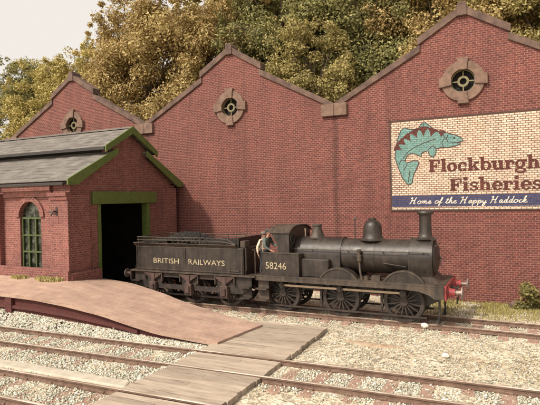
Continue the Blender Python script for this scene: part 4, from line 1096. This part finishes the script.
# ------------------------------------------------------------------ tender
TX = 6.8
ten = thing('coal_tender', 'black coal tender lettered in cream, coupled behind the locomotive cab', 'tender', (TX, LY, RT))
TH = 1.1
T0, T1 = 3.95, 9.42
tk = MB().box(T0, T1, side(-1, TH), side(1, TH), 1.56, 2.62).build('tank', 'loco_black', ten, bevel=.015)
fl_ = MB()
for s in (-1, 1):
    fl_.prism([(LY + s * 1.10, 2.62), (LY + s * 1.125, 2.66), (LY + s * 1.20, 2.73), (LY + s * 1.20, 2.76), (LY + s * 1.08, 2.68), (LY + s * 1.06, 2.62)], T0 - .06, T1 - .3, 'x')
fl_.prism([(T0, 2.62), (T0 - .03, 2.66), (T0 - .1, 2.73), (T0 - .1, 2.76), (T0 + .02, 2.68), (T0 + .04, 2.62)], side(-1, 1.12), side(1, 1.12))
fl_.build('flared_top', 'loco_dust', ten)
bd = MB()
for s in (-1, 1):
    for x in (4.02, 6.62, 9.35): bd.bar((x, side(s, TH + .006), 1.6), (x, side(s, TH + .006), 2.6), .03, .02, (1, 0, 0))
    for z in (1.62, 2.58): bd.bar((4.0, side(s, TH + .006), z), (9.37, side(s, TH + .006), z), .02, .03)
    bd.bar((8.75, side(s, TH + .03), 1.72), (9.25, side(s, TH + .03), 1.70), .03, .05)
bd.build('beading', 'loco_dust', ten)
MB().box(3.75, 9.98, side(-1, 1.2), side(1, 1.2), 1.49, 1.555).build('footplate', 'loco_dust', ten)
for s in (-1, 1):
    hol = [[(a, .98), (b, .98), (b - .12, 1.28), (a + .12, 1.28)] for a, b in ((5.3, 6.4), (7.1, 8.15))]
    MB().holed([[(3.85, 1.49), (3.85, 1.0), (4.3, .78), (9.3, .78), (9.75, 1.0), (9.75, 1.49)]] + hol, side(s, 1.02), side(s, 1.06)).build('frame', 'wheel_grime', ten)
    for x in (4.93, 6.79, 8.55):
        ab = MB().box(x - .17, x + .17, side(s, 1.06) if s > 0 else side(s, 1.24), side(s, 1.24) if s > 0 else side(s, 1.06), .60, 1.08)
        ab.box(x - .1, x + .1, side(s, 1.24) if s > 0 else side(s, 1.30), side(s, 1.30) if s > 0 else side(s, 1.24), .68, 1.0)
        ab = ab.build('axlebox', 'axlebox_rust', ten, bevel=.02)
        spg = MB()
        for i in range(5): spg.box(x - .46 + .085 * i, x + .46 - .085 * i, min(side(s, 1.08), side(s, 1.18)), max(side(s, 1.08), side(s, 1.18)), 1.40 - .055 * i, 1.45 - .055 * i)
        spg.box(x - .09, x + .09, min(side(s, 1.07), side(s, 1.21)), max(side(s, 1.07), side(s, 1.21)), 1.06, 1.44)
        spg.build('leaf_spring', 'axlebox_rust', ab)
        for u in (-.45, .45): MB().cyl((x + u, side(s, 1.13), 1.12), (x + u, side(s, 1.13), 1.48), .035, n=8).build('spring_hanger', 'loco_dust', ten)
        wheel(x, s, ten, .63, 12)
    MB().bar((4.2, side(s, .8), .52), (9.2, side(s, .8), .52), .04, .07).build('brake_rod', 'wheel_grime', ten)
    for x0 in (9.3, 3.8):
        stp = MB()
        stp.box(x0, x0 + .45, side(s, 1.28) if s < 0 else side(s, 1.0), side(s, 1.0) if s < 0 else side(s, 1.28), .64, .68).box(x0 + .02, x0 + .43, side(s, .98) if s > 0 else side(s, 1.02), side(s, 1.02) if s > 0 else side(s, .98), .66, 1.49)
        stp.box(x0, x0 + .45, side(s, 1.28) if s < 0 else side(s, 1.0), side(s, 1.0) if s < 0 else side(s, 1.28), 1.06, 1.1)
        stp.build('step', 'wheel_grime', ten)
    # coal rails
    cr_ = MB()
    for z, d in ((2.88, 1.17), (3.0, 1.15)):
        cr_.tube([(4.1, side(s, d), z), (8.3, side(s, d), z), (8.75, side(s, d), z - .05), (9.1, side(s, d), 2.74)], .022)
    for x in (4.15, 5.2, 6.3, 7.4, 8.3): cr_.tube([(x, side(s, 1.14), 2.68), (x, side(s, 1.16), 3.01)], .02)
    cr_.build('coal_rail', 'loco_dust', ten)
    hr = MB().tube([(9.46, side(s, 1.05), 1.7), (9.52, side(s, 1.05), 1.75), (9.52, side(s, 1.05), 2.6), (9.46, side(s, 1.05), 2.66)], .02)
    hr.build('handrail', 'loco_dust', ten)
cr_ = MB()
for z in (2.88, 3.0): cr_.tube([(4.1, side(-1, 1.16), z), (4.0, LY, z), (4.1, side(1, 1.16), z)], .022)
cr_.build('coal_rail', 'loco_dust', ten)
MB().box(9.1, 9.16, side(-1, 1.0), side(1, 1.0), 2.62, 3.02).box(9.43, 9.47, side(-1, 1.0), side(1, 1.0), 1.56, 2.5).build('bulkhead', 'loco_black', ten)
MB().box(9.2, 9.42, side(-1, .95), side(-1, .55), 2.625, 2.9).build('tool_box', 'loco_dust', ten, bevel=.015)
hb = MB().cyl((9.7, side(-1, .62), 1.56), (9.7, side(-1, .62), 2.55), .035, n=10).bar((9.7, side(-1, .82), 2.55), (9.7, side(-1, .42), 2.55), .04, .04)
hb.build('brake_handle', 'loco_dust', ten)
MB().box(3.68, 3.75, side(-1, 1.2), side(1, 1.2), 1.08, 1.55).build('buffer_beam', 'loco_black', ten)
for s in (-1, 1):
    bf = MB().lathe([(0, .19), (.03, .19), (.05, .15), (.22, .12)], (3.68, side(s, .92), 1.33), (-1, 0, 0), 14).build('buffer', 'axlebox_rust', ten, smooth=True)
    MB().lathe([(0, .075), (.16, .075), (.17, .2), (.2, .21), (.225, .17)], (3.46, side(s, .92), 1.33), (-1, 0, 0), 16).build('buffer_head', 'buffer_steel', bf, smooth=True)
MB().tube([(3.68, side(-1, .5), 1.3), (3.5, side(-1, .5), 1.75), (3.42, side(-1, .5), 1.6), (3.42, side(-1, .5), 1.0)], .045).build('vacuum_pipe', 'loco_dust', ten)
text_mesh('BRITISH', 4.93, 6.28, 1.88, .22, side(-1, TH + .004), 'lettering', ten, 'letter_gold')
text_mesh('RAILWAYS', 6.78, 8.55, 1.88, .22, side(-1, TH + .004), 'lettering', ten, 'letter_gold')
# coal in the tender
cvs, cfs = [], []
n_ = 2600
x = rng.uniform(4.2, 9.0, n_); y = LY + rng.uniform(-1.0, 1.0, n_)
hh = 2.63 + .36 * np.clip(1 - ((x - 6.0) / 1.0) ** 2, 0, 1) * (1 - ((y - LY) / 1.05) ** 2) + .10 * (np.abs(y - LY) < .9)
s_ = rng.uniform(.05, .13, n_)
V = base[None] * rng.uniform(.6, 1.25, (n_, 6, 1)) + rng.uniform(-.3, .3, (n_, 6, 3))
V = V * s_[:, None, None] + np.stack([x, y, hh], -1)[:, None, :]
ce = np_mesh('coal_heap', V.reshape(-1, 3), (tri[None] + (np.arange(n_) * 6)[:, None, None]).reshape(-1, 3), 'coal')
tag(ce, 'heap of dull black coal filling the top of the tender', 'coal', kind='stuff')

# ------------------------------------------------------------------ the crew
def skinned(name, chains, mat, parent, sub=2):
    """one continuous skin over chains of (point, radius); the chains share points by equality"""
    vs_, es, rad = [], [], []
    index = {}
    for ch in chains:
        prev = None
        for p, r in ch:
            key = tuple(round(c, 4) for c in p)
            if key not in index: index[key] = len(vs_); vs_.append(p); rad.append(r)
            if prev is not None: es.append((prev, index[key]))
            prev = index[key]
    me = bpy.data.meshes.new(name); me.from_pydata(vs_, es, [])
    o = bpy.data.objects.new(name, me); COL.objects.link(o)
    sk_ = o.modifiers.new('skin', 'SKIN'); sk_.use_smooth_shade = True
    for i, d in enumerate(me.skin_vertices[0].data):
        r = rad[i]; d.radius = r if isinstance(r, tuple) else (r, r); d.use_root = (i == 0)
    sd = o.modifiers.new('subsurf', 'SUBSURF'); sd.levels = sd.render_levels = sub
    bpy.context.view_layer.update()
    m2 = bpy.data.meshes.new_from_object(o.evaluated_get(bpy.context.evaluated_depsgraph_get()))
    o.modifiers.clear(); o.data = m2
    m2.materials.clear(); m2.materials.append(M[mat])
    m2.polygons.foreach_set('use_smooth', [True] * len(m2.polygons))
    if parent is not None: o.parent = parent
    return o

def person(label, loc, rz, pose, top_mat, leg_mat, cap_mat):
    """local frame: faces +x, left is +y, floor at z = 0"""
    t = thing('person', label, 'person', loc, 'engine crew')
    J = pose
    pel, wst, chs, nck, hd = J['pelvis'], J['waist'], J['chest'], J['neck'], J['head']
    V3 = lambda a: Vector(a)
    def add(a, b): return tuple(V3(a) + V3(b))
    body = [[(pel, .11), (wst, .105), (chs, .125), (nck, .055), (add(hd, (-.005, 0, -.09)), .06), (hd, (.085, .095)), (add(hd, (-.01, 0, .085)), .075)],
            [(hd, .09), (add(hd, (.105, 0, -.02)), .016)]]
    for s, arm in ((1, 'L'), (-1, 'R')):
        sh, elb, wr, hand = J['sh' + arm], J['el' + arm], J['wr' + arm], J['ha' + arm]
        d = (V3(hand) - V3(wr)).normalized(); sd_ = d.cross(Vector((0, 0, 1)));
        sd_ = sd_.normalized() if sd_.length > .1 else Vector((0, 1, 0))
        up_ = sd_.cross(d)
        palm = V3(wr) + d * .085
        body.append([(chs, .125), (sh, .055), (elb, .042), (wr, .028), (tuple(palm), (.04, .018))])
        for k, ln in ((-1.5, .065), (-.5, .082), (.5, .088), (1.5, .078)):
            q = palm + sd_ * .019 * k
            body.append([(tuple(palm), .03), (tuple(q + d * .025), .0095), (tuple(q + d * (.025 + ln * .5) - up_ * .008), .0088), (tuple(q + d * (.025 + ln * .92) - up_ * .035), .008)])
        q = V3(wr) + d * .04 + sd_ * .035 * s
        body.append([(wr, .028), (tuple(q), .012), (tuple(q + d * .035 + sd_ * .02 * s), .0105), (tuple(q + d * .07 + sd_ * .02 * s - up_ * .012), .009)])
        hip, kn, an = J['hip' + arm], J['kn' + arm], J['an' + arm]
        body.append([(pel, .11), (hip, .085), (kn, .058), (an, .042), (add(an, (.12, 0, -.05)), .035)])
    b = skinned('body', body, 'skin', t)
    jk = [[(add(pel, (0, 0, -.02)), .145), (wst, .135), (chs, .152), (add(nck, (0, 0, -.05)), .075)]]
    for arm in 'LR': jk.append([(chs, .152), (J['sh' + arm], .078), (J['el' + arm], .062), (tuple(V3(J['el' + arm]).lerp(V3(J['wr' + arm]), .9)), .043)])
    skinned('jacket', jk, top_mat, t)
    tr_ = []
    for arm in 'LR': tr_.append([(pel, .14), (J['hip' + arm], .102), (J['kn' + arm], .078), (tuple(V3(J['an' + arm]) + Vector((0, 0, .03))), .068)])
    skinned('trousers', tr_, leg_mat, t)
    for arm in 'LR':
        an = J['an' + arm]
        skinned('boot', [[(add(an, (0, 0, .06)), .055), (add(an, (0, 0, -.02)), .055), (add(an, (.09, 0, -.035)), .045), (add(an, (.17, 0, -.045)), .035)]], 'black_iron', t)
    c = MB().lathe([(0, .108), (.03, .118), (.07, .125), (.1, .10), (.112, .02)], V3(hd) + Vector((-.01, 0, .055)) + V3(loc), (-.12, 0, 1), 20)
    pk = []
    for a in np.linspace(-1.1, 1.1, 9): pk.append((hd[0] + loc[0] + .10 * math.cos(a) + .01, hd[1] + loc[1] + .1 * math.sin(a)))
    pk2 = [(hd[0] + loc[0] + .10 + .09 * math.cos(a) , hd[1] + loc[1] + .09 * math.sin(a)) for a in np.linspace(1.2, -1.2, 9)]
    c.prism(pk + pk2, hd[2] + loc[2] + .058, hd[2] + loc[2] + .07, 'z')
    c.build('cap', cap_mat, t, smooth=True)
    hb_ = MB().lathe([(0, .03), (.03, .075), (.08, .098), (.12, .102)], V3(hd) + Vector((-.032, 0, -.05)) + V3(loc), (-.05, 0, 1), 16)
    hb_.build('hair', 'dark_cloth', t, smooth=True)
    f_ = MB()
    for s in (-1, 1): f_.lathe([(-.008, .004), (0, .011), (.008, .004)], V3(hd) + Vector((.083, s * .034, .015)) + V3(loc), (1, 0, 0), 8)
    f_.bar(V3(hd) + Vector((.082, -.026, -.06)) + V3(loc), V3(hd) + Vector((.082, .026, -.06)) + V3(loc), .012, .008)
    f_.build('face_features', 'dark_cloth', t)
    for s in (-1, 1):
        MB().lathe([(-.01, .012), (0, .028), (.01, .02)], V3(hd) + Vector((-.01, s * .092, -.0)) + V3(loc), (0, s, 0), 10).build('ear', 'skin', t, smooth=True)
    t.rotation_euler.z = rz
    return t
FL = 1.635
driver = dict(pelvis=(-.05, 0, .92), waist=(-.02, 0, 1.06), chest=(.02, 0, 1.28), neck=(.06, 0, 1.46), head=(.10, 0, 1.60),
    shL=(.04, .19, 1.38), elL=(.14, .27, 1.14), wrL=(.36, .22, 1.06), haL=(.44, .2, 1.05),
    shR=(.02, -.19, 1.38), elR=(.06, -.24, 1.07), wrR=(.30, -.20, .94), haR=(.39, -.19, .91),
    hipL=(-.05, .10, .86), knL=(.03, .12, .46), anL=(-.03, .12, .09), hipR=(-.05, -.10, .86), knR=(.0, -.11, .46), anR=(-.06, -.12, .09))
person('driver in dark teal jacket and dark cap leaning out of the cab', (10.34, -5.24, FL), R(-4), driver, 'teal_cloth', 'dark_cloth', 'cap_grey')
fireman = dict(pelvis=(-.03, 0, .92), waist=(-.02, 0, 1.06), chest=(0, 0, 1.28), neck=(.03, 0, 1.46), head=(.07, 0, 1.58),
    shL=(.0, .19, 1.38), elL=(-.02, .25, 1.08), wrL=(.14, .24, .86), haL=(.2, .23, .79),
    shR=(-.02, -.19, 1.38), elR=(-.13, -.25, 1.12), wrR=(-.10, -.29, .86), haR=(-.06, -.29, .78),
    hipL=(-.03, .10, .86), knL=(.05, .11, .46), anL=(.0, .12, .09), hipR=(-.03, -.10, .86), knR=(.0, -.11, .46), anR=(-.06, -.11, .09))
person('fireman in cream shirt and tan cap standing behind the driver', (9.93, -4.78, FL - .12), R(6), fireman, 'cream_cloth', 'dark_cloth', 'cap_tan')

# ------------------------------------------------------------------ small things
sp = MB().tube([(13.27, -3.0, -.02), (13.27, -3.0, 3.62), (13.32, -3.0, 3.72)], .03).lathe([(0, .05), (.1, .05)], (13.24, -3.0, 3.7), (1, 0, 0), 8).lathe([(0, .07), (.3, .05)], (13.27, -3.0, -.02), (0, 0, 1), 8)
tag(sp.build('standpipe', 'loco_dust'), 'thin grey standpipe rising behind the locomotive boiler', 'pipe')
def pebble(name, x, y, z, s, mat, label, cat='stone'):
    bm = bmesh.new(); bmesh.ops.create_icosphere(bm, subdivisions=2, radius=1)
    rd = random.Random(x)
    for v in bm.verts: v.co = Vector((v.co.x * s[0], v.co.y * s[1], v.co.z * s[2])) * rd.uniform(.82, 1.15)
    me = bpy.data.meshes.new(name); bm.to_mesh(me); bm.free(); me.materials.append(M[mat])
    o = bpy.data.objects.new(name, me); COL.objects.link(o); o.location = (x, y, z)
    return tag(o, label, cat)
pebble('white_lump', 16.3, -5.15, .12, (.13, .09, .09), 'white_stone', 'small white lump on the ground beside the front wheel', 'stone')
pebble('pale_pebble', 17.3, -8.0, .06, (.1, .08, .07), 'white_stone', 'bright pale pebble lying on the gravel between the tracks', 'stone')
pebble('rock', 19.15, -.75, .12, (.24, .14, .2), 'coping', 'grey brown rock at the foot of the wall beside the bush', 'rock')
pg = MB().cyl((6.75, -9.86, .0), (6.75, -9.86, .36), .055, n=8).cyl((6.75, -9.86, .36), (6.75, -9.86, .42), .075, n=8)
tag(pg.build('marker_post', 'white_stone'), 'short white marker post at the foot of the ramp wall', 'post')
